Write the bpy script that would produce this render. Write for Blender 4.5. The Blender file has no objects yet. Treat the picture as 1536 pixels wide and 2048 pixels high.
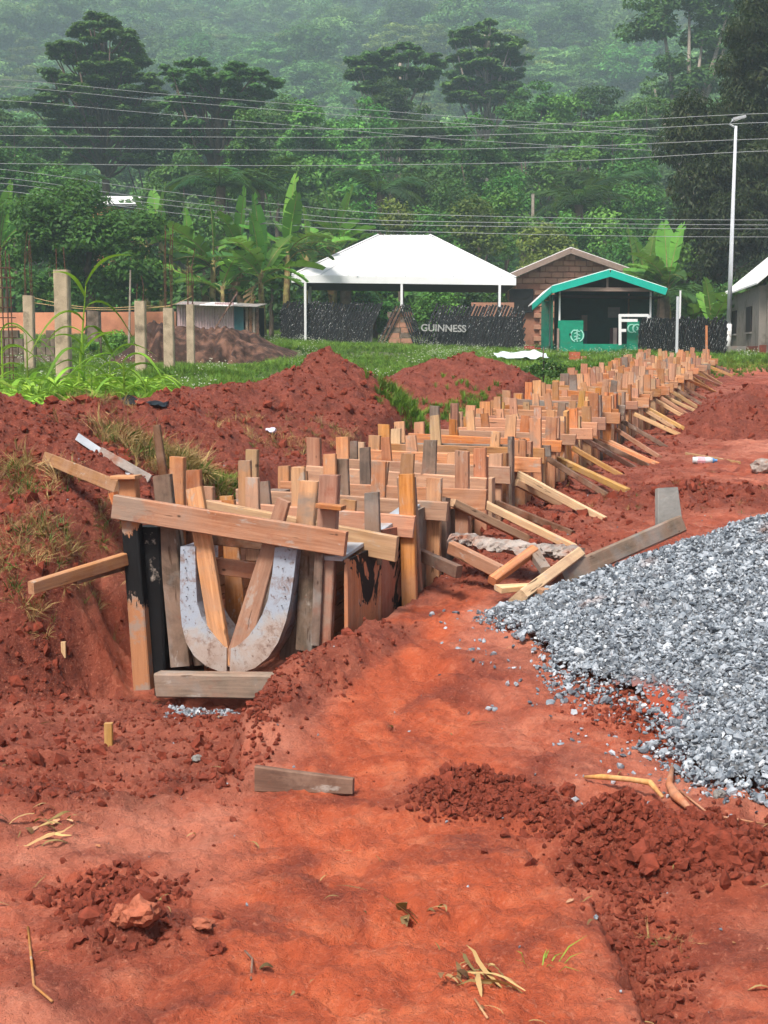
import bpy, math, random
import numpy as np
from mathutils import Vector, Matrix, noise as mnoise
R = math.radians
rng = np.random.default_rng(7)
random.seed(7)
sc = bpy.context.scene
col = sc.collection

# ------------------------------------------------------------------ camera, sky, sun, exposure
F = 3000.0; PITCH = math.atan(319 / F); EYE = 1.6
cam = bpy.data.cameras.new('camera'); cam.sensor_fit = 'VERTICAL'; cam.sensor_height = 36
cam.lens = F / 2048 * 36; cam.clip_end = 3000; cam.clip_start = 0.05
camo = bpy.data.objects.new('camera', cam); col.objects.link(camo)
camo.location = (0, 0, EYE); camo.rotation_euler = (R(90) - PITCH, 0, 0)
sc.camera = camo
SUN_EL, SUN_ROT = R(58), R(-150)     # soft high sun, behind the camera to the left
w = bpy.data.worlds.new('World'); sc.world = w; w.use_nodes = True
nt = w.node_tree; nt.nodes.clear()
sky = nt.nodes.new('ShaderNodeTexSky'); sky.sky_type = 'NISHITA'; sky.sun_disc = False
sky.sun_elevation = SUN_EL; sky.sun_rotation = SUN_ROT
sky.air_density = 1.0; sky.dust_density = 4.0; sky.ozone_density = 0.6
bg = nt.nodes.new('ShaderNodeBackground'); bg.inputs[1].default_value = 0.058
out = nt.nodes.new('ShaderNodeOutputWorld')
nt.links.new(sky.outputs[0], bg.inputs[0]); nt.links.new(bg.outputs[0], out.inputs[0])
sl = bpy.data.lights.new('sun', 'SUN'); sl.energy = 2.7; sl.angle = R(13); sl.color = (1, .95, .87)
so = bpy.data.objects.new('sun', sl); col.objects.link(so)
sd = Vector((math.sin(SUN_ROT) * math.cos(SUN_EL), math.cos(SUN_ROT) * math.cos(SUN_EL), math.sin(SUN_EL)))
so.rotation_euler = sd.to_track_quat('Z', 'Y').to_euler(); so.location = (0, 0, 30)
sc.view_settings.view_transform = 'Standard'; sc.view_settings.look = 'None'
sc.view_settings.gamma = 1; sc.view_settings.use_curve_mapping = False
sc.view_settings.exposure = 1.3
sc.render.engine = 'CYCLES'
sc.cycles.use_denoising = True
sc.cycles.max_bounces = 5; sc.cycles.diffuse_bounces = 3; sc.cycles.glossy_bounces = 2
sc.cycles.transmission_bounces = 3; sc.cycles.transparent_max_bounces = 6; sc.cycles.volume_bounces = 1
sc.cycles.use_adaptive_sampling = True; sc.cycles.adaptive_threshold = 0.03

# ------------------------------------------------------------------ helpers
CP, SP = math.cos(PITCH), math.sin(PITCH)
def raydir(px, py):
    h = (px - 768) / F; v = (1024 - py) / F
    return np.array([h, CP + v * SP, -SP + v * CP])
def P(px, py, D):
    d = raydir(px, py); d = d * (D / d[1])
    return Vector((d[0], d[1], d[2] + EYE))
def X(px, D): return (px - 768) / F * D
def Zp(py, D): return P(768, py, D).z
WORLD = {}
def reg(o, M): WORLD[o.name] = M
def place(o, M, parent=None):
    col.objects.link(o)
    if parent is not None:
        o.parent = parent
        o.matrix_basis = WORLD[parent.name].inverted() @ M
    else:
        o.matrix_basis = M
    reg(o, M)
    return o
def tag(o, label=None, cat=None, group=None, kind=None):
    if label: o['label'] = label
    if cat: o['category'] = cat
    if group: o['group'] = group
    if kind: o['kind'] = kind
    return o
def empty(name, loc, label=None, cat=None, group=None):
    o = bpy.data.objects.new(name, None); o.empty_display_size = .1
    place(o, Matrix.Translation(Vector(loc))); return tag(o, label, cat, group)
def mesh_np(name, V, Fc, mats, smooth=False, matidx=None):
    me = bpy.data.meshes.new(name)
    V = np.asarray(V, dtype=np.float32)
    if isinstance(Fc, np.ndarray):
        n, k = Fc.shape
        me.vertices.add(len(V)); me.vertices.foreach_set('co', V.ravel())
        me.loops.add(n * k); me.loops.foreach_set('vertex_index', Fc.astype(np.int32).ravel())
        me.polygons.add(n); me.polygons.foreach_set('loop_start', np.arange(0, n * k, k, dtype=np.int32))
        me.polygons.foreach_set('loop_total', np.full(n, k, dtype=np.int32))
    else:
        me.from_pydata([tuple(map(float, v)) for v in V], [], Fc)
    for m in (mats if isinstance(mats, (list, tuple)) else [mats]): me.materials.append(m)
    if matidx is not None: me.polygons.foreach_set('material_index', np.asarray(matidx, dtype=np.int32))
    if smooth: me.polygons.foreach_set('use_smooth', np.ones(len(me.polygons), dtype=bool))
    me.update(calc_edges=True); me.validate(); return me
def obj(name, me, parent=None, M=None):
    o = bpy.data.objects.new(name, me)
    if M is None: M = WORLD[parent.name].copy() if parent is not None else Matrix()
    return place(o, M, parent)
class MB:
    """collects shapes into one mesh"""
    def __init__(s): s.V = []; s.F = []; s.M = []
    def add(s, V, Fc, m=0):
        b = len(s.V); s.V += [Vector(v) for v in V]; s.F += [tuple(i + b for i in f) for f in Fc]; s.M += [m] * len(Fc)
    def box(s, c, size, rz=0, m=0, M=None):
        hx, hy, hz = [q / 2 for q in size]
        pts = [Vector((x, y, z)) for z in (-hz, hz) for x, y in ((-hx, -hy), (hx, -hy), (hx, hy), (-hx, hy))]
        if M is None: M = Matrix.Rotation(rz, 4, 'Z')
        s.add([Vector(c) + (M @ p) for p in pts], [(3, 2, 1, 0), (4, 5, 6, 7), (0, 1, 5, 4), (1, 2, 6, 5), (2, 3, 7, 6), (3, 0, 4, 7)], m)
    def tube(s, pts, rad, n=6, m=0, cap=True):
        pts = [Vector(p) for p in pts]; k = len(pts)
        if not isinstance(rad, (list, tuple, np.ndarray)): rad = [rad] * k
        V = []; up0 = Vector((0, 0, 1))
        for i, p in enumerate(pts):
            t = (pts[min(i + 1, k - 1)] - pts[max(i - 1, 0)]).normalized()
            a = t.cross(up0)
            if a.length < .05: a = t.cross(Vector((0, 1, 0)))
            a.normalize(); b = t.cross(a)
            V += [p + (a * math.cos(j * 2 * math.pi / n) + b * math.sin(j * 2 * math.pi / n)) * rad[i] for j in range(n)]
        Fc = [(i * n + j, i * n + (j + 1) % n, (i + 1) * n + (j + 1) % n, (i + 1) * n + j) for i in range(k - 1) for j in range(n)]
        if cap: Fc += [tuple(range(n))[::-1], tuple((k - 1) * n + j for j in range(n))]
        s.add(V, Fc, m)
    def build(s, name, mats, parent=None, smooth=False, origin=None):
        Wm = WORLD[parent.name] if parent is not None else (Matrix.Translation(Vector(origin)) if origin is not None else Matrix())
        inv = Wm.inverted()
        me = mesh_np(name, [inv @ v for v in s.V], s.F, mats, smooth, s.M)
        return obj(name, me, parent, Wm)
def board_mesh(L, w, t, taper=1.0, warp=0.0, ch=None, rough_end=.006, r=random):
    """chamfered sawn board, long axis Z, width X, thickness Y"""
    ch = ch if ch is not None else min(w, t) * .10
    def ring(z, sx, sy, dx, tilt):
        a, b = w / 2 * sx, t / 2 * sy
        pts = [(a - ch, -b), (a, -b + ch), (a, b - ch), (a - ch, b), (-a + ch, b), (-a, b - ch), (-a, -b + ch), (-a + ch, -b)]
        return [(x + dx, y, z + tilt * x) for x, y in pts]
    V = []
    j = lambda: r.uniform(.97, 1.03)
    V += ring(0, j(), j(), 0, r.uniform(-.08, .08)); V += ring(L * .5, (1 + taper) / 2 * j(), j(), warp, 0); V += ring(L, taper * j(), j(), 0, r.uniform(-.09, .09))
    Fc = [(i * 8 + k, i * 8 + (k + 1) % 8, i * 8 + 8 + (k + 1) % 8, i * 8 + 8 + k) for i in range(2) for k in range(8)]
    Fc += [tuple(range(8))[::-1], tuple(16 + k for k in range(8))]
    return V, Fc
def board(name, p0, p1, w, t, mat, parent=None, wdir=(1, 0, 0), taper=1.0, warp=0.0, slots=1):
    """a board from p0 to p1; wdir = direction of its width"""
    p0, p1 = Vector(p0), Vector(p1); z = (p1 - p0); L = z.length; z.normalize()
    x = Vector(wdir); x = (x - z * x.dot(z)).normalized(); y = z.cross(x)
    M = Matrix(((x.x, y.x, z.x, p0.x), (x.y, y.y, z.y, p0.y), (x.z, y.z, z.z, p0.z), (0, 0, 0, 1)))
    V, Fc = board_mesh(L, w, t, taper, warp)
    return obj(name, mesh_np(name, V, Fc, mat), parent, M)

# value noise in numpy
_perm = np.random.default_rng(3).random((256, 256)).astype(np.float32)
def vnoise(x, y, seed=0):
    x = x + seed * 17.13; y = y + seed * 9.71
    xi = np.floor(x).astype(np.int64); yi = np.floor(y).astype(np.int64)
    fx = x - xi; fy = y - yi
    fx = fx * fx * fx * (fx * (fx * 6 - 15) + 10); fy = fy * fy * fy * (fy * (fy * 6 - 15) + 10)
    g = lambda a, b: _perm[(a) & 255, (b) & 255]
    return (g(xi, yi) * (1 - fx) * (1 - fy) + g(xi + 1, yi) * fx * (1 - fy) + g(xi, yi + 1) * (1 - fx) * fy + g(xi + 1, yi + 1) * fx * fy) * 2 - 1
def fbm(x, y, o=4, seed=0, gain=.5):
    s = 0; a = 1; t = 0
    for i in range(o):
        c, d = math.cos(i * 1.1), math.sin(i * 1.1)
        s = s + a * vnoise((x * c - y * d) * 2 ** i, (x * d + y * c) * 2 ** i, seed + i); t += a; a *= gain
    return s / t
def billow(x, y, o=3, seed=0):
    s = 0; a = 1; t = 0
    for i in range(o):
        c, d = math.cos(i * .9 + .4), math.sin(i * .9 + .4)
        s = s + a * (1 - 2 * np.abs(vnoise((x * c - y * d) * 2.1 ** i, (x * d + y * c) * 2.1 ** i, seed + i))); t += a; a *= .55
    return -s / t * 1.0
def sstep(a, b, x):
    t = np.clip((x - a) / (b - a), 0, 1); return t * t * (3 - 2 * t)

# ------------------------------------------------------------------ materials
def nmat(name):
    m = bpy.data.materials.new(name); m.use_nodes = True; n = m.node_tree; n.nodes.clear()
    o = n.nodes.new('ShaderNodeOutputMaterial'); b = n.nodes.new('ShaderNodeBsdfPrincipled')
    n.links.new(b.outputs[0], o.inputs[0]); b.inputs['Roughness'].default_value = .85
    b.inputs['Specular IOR Level'].default_value = .25
    return m, n, b, o
class NT:
    def __init__(s, n): s.n = n; s._c = None
    def new(s, t, **k):
        x = s.n.nodes.new(t)
        for a, v in k.items(): setattr(x, a, v)
        return x
    def link(s, a, b): s.n.links.new(a, b)
    def coord(s, which='Object', scale=(1, 1, 1), rnd=False):
        c = s.new('ShaderNodeTexCoord').outputs[which]
        mp = s.new('ShaderNodeMapping'); mp.inputs['Scale'].default_value = scale
        s.link(c, mp.inputs[0])
        if rnd:
            oi = s.new('ShaderNodeObjectInfo'); ml = s.new('ShaderNodeMath', operation='MULTIPLY'); ml.inputs[1].default_value = 57.0
            s.link(oi.outputs['Random'], ml.inputs[0]); cb = s.new('ShaderNodeCombineXYZ')
            for i in range(3): s.link(ml.outputs[0], cb.inputs[i])
            s.link(cb.outputs[0], mp.inputs['Location'])
        return mp.outputs[0]
    def noise(s, vec, scale, detail=4, rough=.55, dist=0):
        x = s.new('ShaderNodeTexNoise'); x.inputs['Scale'].default_value = scale; x.inputs['Detail'].default_value = detail
        x.inputs['Roughness'].default_value = rough; x.inputs['Distortion'].default_value = dist
        if vec is not None: s.link(vec, x.inputs['Vector'])
        return x.outputs[0]
    def ramp(s, fac, stops, interp='LINEAR'):
        r = s.new('ShaderNodeValToRGB'); r.color_ramp.interpolation = interp; e = r.color_ramp.elements
        while len(e) < len(stops): e.new(.5)
        for q, (p, c) in zip(e, stops): q.position = p; q.color = (*c, 1) if len(c) == 3 else c
        if fac is not None: s.link(fac, r.inputs[0])
        return r.outputs[0]
    def mix(s, fac, a, b, mode='MIX'):
        x = s.new('ShaderNodeMix', data_type='RGBA', blend_type=mode)
        for v, i in ((fac, 0), (a, 6), (b, 7)):
            if hasattr(v, 'links'): s.link(v, x.inputs[i])
            else: x.inputs[i].default_value = v if i == 0 else (*v, 1)
        return x.outputs[2]
    def math(s, op, a, b=0.0, clamp=False):
        x = s.new('ShaderNodeMath', operation=op, use_clamp=clamp)
        for v, i in ((a, 0), (b, 1)):
            if hasattr(v, 'links'): s.link(v, x.inputs[i])
            else: x.inputs[i].default_value = v
        return x.outputs[0]
    def bump(s, h, strength, dist, b):
        x = s.new('ShaderNodeBump'); x.inputs['Strength'].default_value = strength; x.inputs['Distance'].default_value = dist
        s.link(h, x.inputs['Height']); s.link(x.outputs[0], b.inputs['Normal'])
    def attr(s, name):
        x = s.new('ShaderNodeAttribute', attribute_name=name); return x
def g3(v): return (v, v, v)
def simple(name, c, rough=.8, var=.25, scale=3, spec=.25, metallic=0, bump=0, dirt=None, dscale=2.5, dlo=.5, dhi=.65):
    m, n, b, o = nmat(name); t = NT(n); v = t.coord('Object', rnd=True)
    no = t.noise(v, scale, 5, .6)
    c1 = tuple(x * (1 - var) for x in c); c2 = tuple(min(1, x * (1 + var)) for x in c)
    cc = t.ramp(no, [(.3, c1), (.7, c2)])
    if dirt is not None:
        cc = t.mix(t.ramp(t.noise(v, dscale, 6, .65), [(dlo, g3(0)), (dhi, g3(1))]), cc, dirt)
    t.link(cc, b.inputs['Base Color']); b.inputs['Roughness'].default_value = rough
    b.inputs['Specular IOR Level'].default_value = spec; b.inputs['Metallic'].default_value = metallic
    if bump: t.bump(t.noise(v, scale * 6, 5, .6), .6, bump, b)
    return m
def woodmat(name, light, dark, grey=None, greyamt=0, blotch=None, blo=.55, bhi=.6, bscale=5, mud=.35, wet=None):
    m, n, b, o = nmat(name); t = NT(n)
    v = t.coord('Object', (1, 1, .055), True); vi = t.coord('Object', (1, 1, 1), True)
    g = t.noise(v, 70, 5, .65, .35)
    g2 = t.noise(v, 22, 3, .5, 1.2)
    cc = t.mix(t.math('MULTIPLY', t.ramp(g, [(.38, g3(0)), (.62, g3(1))]), .75), light, dark)
    cc = t.mix(t.ramp(g2, [(.45, g3(0)), (.7, g3(.55))]), cc, tuple(x * .62 for x in dark))
    oi = t.new('ShaderNodeObjectInfo')
    hsv = t.new('ShaderNodeHueSaturation')
    t.link(t.math('ADD', t.math('MULTIPLY', oi.outputs['Random'], .022), .488), hsv.inputs['Hue'])
    r2 = t.math('FRACT', t.math('MULTIPLY', oi.outputs['Random'], 7.13))
    t.link(t.math('ADD', t.math('MULTIPLY', r2, .62), .62), hsv.inputs['Value'])
    r3 = t.math('FRACT', t.math('MULTIPLY', oi.outputs['Random'], 13.7))
    t.link(t.math('ADD', t.math('MULTIPLY', r3, .35), .80), hsv.inputs['Saturation'])
    t.link(cc, hsv.inputs['Color']); cc = hsv.outputs[0]
    if grey is not None:
        gm = t.ramp(t.noise(vi, 3.5, 6, .6, .5), [(.62 - greyamt * .5, g3(0)), (.72 - greyamt * .4, g3(.9))])
        cc = t.mix(gm, cc, t.mix(g, tuple(x * .6 for x in grey), tuple(x * 1.35 for x in grey)))
    pt = t.ramp(t.noise(vi, 4.5, 6, .68, .4), [(.40, g3(0)), (.62, g3(.42))]); cc = t.mix(pt, cc, t.mix(g, (.30, .17, .12), (.50, .34, .25)))
    # knots and nail stains
    kn = t.new('ShaderNodeTexVoronoi'); kn.inputs['Scale'].default_value = 9; t.link(t.coord('Object', (1, .2, .55), True), kn.inputs['Vector'])
    cc = t.mix(t.ramp(kn.outputs['Distance'], [(.035, g3(.85)), (.075, g3(0))]), cc, (.045, .02, .012))
    if mud: cc = t.mix(t.ramp(t.noise(vi, 6, 6, .7), [(.56, g3(0)), (.68, g3(mud))]), cc, (.27, .065, .03))
    cc = t.mix(t.ramp(t.noise(t.coord('Object', (1, 1, .4), True), 13, 6, .72, .3), [(.60, g3(0)), (.66, g3(.6))]), cc, (.42, .38, .34))
    cc = t.mix(t.ramp(t.noise(t.coord('Object', (1, 1, .12), True), 30, 3, .6), [(.66, g3(0)), (.70, g3(.8))]), cc, (.07, .035, .02))
    if blotch is not None:
        cc = t.mix(t.ramp(t.noise(vi, bscale, 5, .6, .8), [(blo, g3(0)), (bhi, g3(1))]), cc, blotch)
    t.link(cc, b.inputs['Base Color']); b.inputs['Roughness'].default_value = .78
    t.bump(g, .5, .004, b)
    return m
WOOD = woodmat('sawn_wood', (.62, .30, .14), (.42, .165, .065), grey=(.24, .20, .165), greyamt=.05)
WOODP = woodmat('worn_pinkish_plank', (.50, .28, .18), (.33, .15, .085), grey=(.30, .22, .17), greyamt=.16, mud=.5)
WOODS = woodmat('old_sill_wood', (.30, .19, .13), (.19, .10, .065), grey=(.22, .19, .165), greyamt=.2, mud=.6)
WOODY = woodmat('fresh_yellow_wood', (.70, .43, .20), (.52, .26, .10), mud=.2)
WOODO = woodmat('orange_wood', (.55, .245, .10), (.35, .12, .045), grey=(.22, .17, .14), greyamt=.0)
WOODG = woodmat('weathered_grey_wood', (.22, .16, .12), (.13, .09, .065), grey=(.22, .205, .19), greyamt=.25, mud=.3)
WOODD = woodmat('dark_damp_wood', (.17, .075, .042), (.09, .038, .024), grey=(.11, .085, .07), greyamt=.0)
TAR = woodmat('tarred_wood', (.50, .25, .12), (.33, .14, .06), blotch=(.006, .006, .007), blo=.44, bhi=.47, bscale=4)
def tarpost():
    m, n, b, o = nmat('tar_dipped_post'); t = NT(n); v = t.coord('Object', (1, 1, .06), True); vi = t.coord('Object')
    g = t.noise(v, 70, 5, .65, .35); cc = t.mix(g, (.34, .13, .055), (.50, .24, .12))
    sx = t.new('ShaderNodeSeparateXYZ'); t.link(vi, sx.inputs[0]); z = sx.outputs[2]
    nz = t.math('MULTIPLY', t.math('SUBTRACT', t.noise(t.coord('Object', (1, 1, .35)), 16, 6, .7), .5), .55)
    zz = t.math('ADD', z, nz)
    band = t.ramp(zz, [(.0, g3(0)), (.46, g3(0)), (.475, g3(1)), (.84, g3(1)), (.85, g3(0)), (1, g3(0))])
    cc = t.mix(t.ramp(t.noise(vi, 7, 5, .6), [(.5, g3(0)), (.58, g3(.8))]), cc, (.30, .24, .20))
    cc = t.mix(band, cc, (.007, .007, .008)); t.link(cc, b.inputs['Base Color']); b.inputs['Roughness'].default_value = .7
    t.bump(g, .5, .004, b); return m
TARP = tarpost()
TARB = simple('black_tarred_board', (.008, .008, .009), .5, .4, 5, dirt=(.3, .25, .21), dscale=7, dlo=.60, dhi=.66)
PLY = woodmat('painted_plywood', (.50, .18, .08), (.36, .12, .05), grey=(.20, .15, .12), greyamt=.05, blotch=(.008, .007, .007), blo=.53, bhi=.54, bscale=3.4)
STEEL = simple('galvanised_sheet', (.40, .43, .47), .5, .2, 4, spec=.4, metallic=.15, dirt=(.36, .27, .22), dscale=5, dlo=.5, dhi=.7, bump=.002)
MORTAR = simple('mortar_crust', (.33, .28, .25), .9, .35, 10, bump=.012, dirt=(.30, .13, .08), dscale=6, dlo=.5, dhi=.7)
CONC = simple('weathered_concrete', (.44, .34, .235), .9, .22, 6, bump=.006, dirt=(.13, .10, .07), dscale=3.5, dlo=.52, dhi=.72)
CONCG = simple('grey_concrete', (.24, .23, .215), .9, .2, 8, bump=.008, dirt=(.25, .12, .08), dscale=4, dlo=.55, dhi=.8)
RUST = simple('rusty_steel', (.11, .05, .032), .8, .4, 20)
WHITEP = simple('white_paint', (.80, .80, .80), .5, .04, 4)
WHITER = simple('white_roofing_sheet', (.82, .81, .80), .5, .03, 2)
WIRE = simple('pale_cable', (.30, .31, .31), .6, .05, 1)
GALV = simple('galvanised_pole', (.55, .57, .60), .45, .1, 3, spec=.5)
STRAW = simple('dry_straw', (.50, .34, .15), .8, .35, 40)
NAIL = simple('nail_steel', (.05, .045, .04), .6, .2, 40)

def leafmat(name, c1, c2, c3=None, trans=.35, scale=.6, fine=25):
    m, n, b, o = nmat(name); t = NT(n)
    v = t.coord('Object', rnd=True)
    at = t.attr('tone').outputs['Fac']
    f = t.math('ADD', t.math('MULTIPLY', t.noise(v, scale, 3, .6), .75), t.math('MULTIPLY', at, .4))
    stops = [(.32, c1), (.72, c2)] + ([(.95, c3)] if c3 else [])
    cc = t.ramp(f, stops)
    oi = t.new('ShaderNodeObjectInfo'); hsv = t.new('ShaderNodeHueSaturation')
    t.link(t.math('ADD', t.math('MULTIPLY', oi.outputs['Random'], .035), .482), hsv.inputs['Hue'])
    r2 = t.math('FRACT', t.math('MULTIPLY', oi.outputs['Random'], 5.7))
    t.link(t.math('ADD', t.math('MULTIPLY', r2, .9), .55), hsv.inputs['Value'])
    t.link(cc, hsv.inputs['Color']); cc = hsv.outputs[0]
    t.link(cc, b.inputs['Base Color']); b.inputs['Roughness'].default_value = .6; b.inputs['Specular IOR Level'].default_value = .2
    tr = t.new('ShaderNodeBsdfTranslucent'); t.link(t.mix(.5, cc, (.25, .45, .04)), tr.inputs[0])
    mx = t.new('ShaderNodeMixShader'); mx.inputs[0].default_value = trans * .6
    t.link(b.outputs[0], mx.inputs[1]); t.link(tr.outputs[0], mx.inputs[2]); t.link(mx.outputs[0], o.inputs[0])
    return m
LF_DARK = leafmat('dark_leaves', (.018, .055, .014), (.065, .15, .03), (.14, .24, .055))
LF_MID = leafmat('mid_leaves', (.022, .08, .014), (.085, .235, .035), (.18, .38, .06))
LF_LITE = leafmat('light_leaves', (.035, .11, .02), (.12, .27, .045), (.22, .37, .07))
LF_HILL = leafmat('hill_leaves', (.03, .10, .03), (.14, .29, .08), (.30, .48, .15), scale=.25)
LF_OLIVE = leafmat('olive_leaves', (.06, .10, .02), (.17, .24, .045), (.28, .33, .08))
LF_TIER = leafmat('tier_tree_leaves', (.025, .075, .018), (.075, .17, .035), (.19, .30, .06))
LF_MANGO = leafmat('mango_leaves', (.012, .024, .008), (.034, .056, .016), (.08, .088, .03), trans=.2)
LF_BAN = leafmat('banana_leaves', (.09, .23, .035), (.20, .43, .06), (.36, .58, .12), trans=.5, scale=.8)
LF_BAND = leafmat('banana_dark_leaves', (.035, .10, .025), (.08, .19, .04), (.14, .27, .06), trans=.4, scale=.8)
LF_DEAD = leafmat('dead_leaves', (.12, .07, .03), (.26, .17, .08), (.36, .26, .13), trans=.2)
LF_GRASS = leafmat('grass_blades', (.12, .22, .03), (.25, .39, .06), (.42, .50, .13), trans=.4, scale=.5)
LF_GRASSD = leafmat('dark_grass_blades', (.05, .11, .02), (.11, .21, .04), (.20, .30, .07), trans=.35, scale=.5)
LF_CORN = leafmat('maize_leaves', (.20, .34, .04), (.36, .54, .07), (.55, .66, .16), trans=.5)
LF_STRAW = leafmat('straw_blades', (.30, .20, .08), (.52, .37, .17), (.66, .52, .28), trans=.2)
BARK = simple('bark', (.13, .095, .07), .9, .35, 6, bump=.02)
BARKP = simple('pale_bark', (.32, .27, .22), .9, .25, 6, bump=.02)
STEMB = simple('banana_stem', (.24, .20, .07), .7, .35, 5, dirt=(.13, .07, .03), dscale=4)
# ------------------------------------------------------------------ haze
hz = MB(); hz.box((0, 390, 98), (1100, 940, 212)); HAZE = hz.build('haze', nmat('tmp')[0])
m = bpy.data.materials.new('haze_air'); m.use_nodes = True; n = m.node_tree; n.nodes.clear()
pv = n.nodes.new('ShaderNodeVolumePrincipled'); pv.inputs['Density'].default_value = HAZE_D = 0.00118
pv.inputs['Color'].default_value = (.74, .92, 1.0, 1); pv.inputs['Anisotropy'].default_value = .2
o_ = n.nodes.new('ShaderNodeOutputMaterial'); n.links.new(pv.outputs[0], o_.inputs['Volume'])
HAZE.data.materials.clear(); HAZE.data.materials.append(m); tag(HAZE, kind='stuff')

# ------------------------------------------------------------------ terrain
U = Vector((math.sin(R(16.5)), math.cos(R(16.5)), 0)); RR = Vector((U.y, -U.x, 0)); R0 = Vector((-.18, 7.3, 0)); W = 1.12; SEND = 23.0
def zrail(y): return .675 + .0374 * (y - 7.3)
def prof(xs, zs): return lambda y: np.interp(y, xs, zs)
pr = prof([0, 4, 5, 6, 7, 8, 10, 12, 15, 17, 20, 28, 35, 45, 60, 90, 130, 200, 620, 900], [0, 0, .0, .07, .2, .29, .42, .5, .55, .62, .7, 1.12, 1.32, 1.45, 1.7, 3, 8, 17, 143, 190])
pl = prof([0, 7.3, 8.3, 9, 12, 20, 30, 37, 44, 50, 58, 90, 130, 200, 620, 900], [0, .25, .72, .75, .75, .8, 1.0, 1.25, 1.85, 2.0, 2.15, 3.5, 8.5, 17, 143, 190])
CREST = [  # (points x,y,z), slope
 ([(-4.5, 10.1, 1.46), (-2.75, 10.2, 1.40), (-2.42, 10.5, 1.30), (-2.55, 11.3, 1.08)], .50),
 ([(-2.65, 12.0, 1.1), (-2.5, 12.5, 1.22), (-2.03, 13.0, 1.2), (-1.62, 14, 1.33), (-1.15, 14.5, 1.33), (-.89, 15, 1.44)], .42),
 ([(-.75, 15.3, 1.52), (-.60, 15.5, 1.64), (-.45, 15.6, 1.56)], .78),
 ([(-.45, 15.6, 1.45), (.0, 15.7, 1.08), (.33, 15.8, .84)], .5),
 ([(.22, 21, 1.2), (.75, 22, 1.52), (1.22, 22, 1.62), (1.77, 22, 1.42), (2.5, 21.6, 1.1)], .46),
 ([(.1, 19, 1.05), (.5, 18.5, 1.0)], .5),
 ([(4.0, 18.0, .98), (4.35, 18.3, 1.14), (4.62, 18.6, 1.24), (5.0, 18.8, 1.16), (5.6, 19.0, 1.0)], .5),
 ([(2.2, 11.6, .62), (2.9, 11.5, .60)], .3),
]
def crestmax(x, y):
    best = np.full(x.shape, -9.0)
    for pts, k in CREST:
        for (x0, y0, z0), (x1, y1, z1) in zip(pts[:-1], pts[1:]):
            dx, dy = x1 - x0, y1 - y0; L = dx * dx + dy * dy
            t = np.clip(((x - x0) * dx + (y - y0) * dy) / L, 0, 1)
            d2 = (x - x0 - t * dx) ** 2 + (y - y0 - t * dy) ** 2
            best = np.maximum(best, z0 + t * (z1 - z0) + .12 * k - k * np.sqrt(d2 + .0144))
    return best
def gauss(x, y, cx, cy, rx, ry, h, p=2): return h * np.exp(-(np.abs((x - cx) / rx) ** p + np.abs((y - cy) / ry) ** p))
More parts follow.
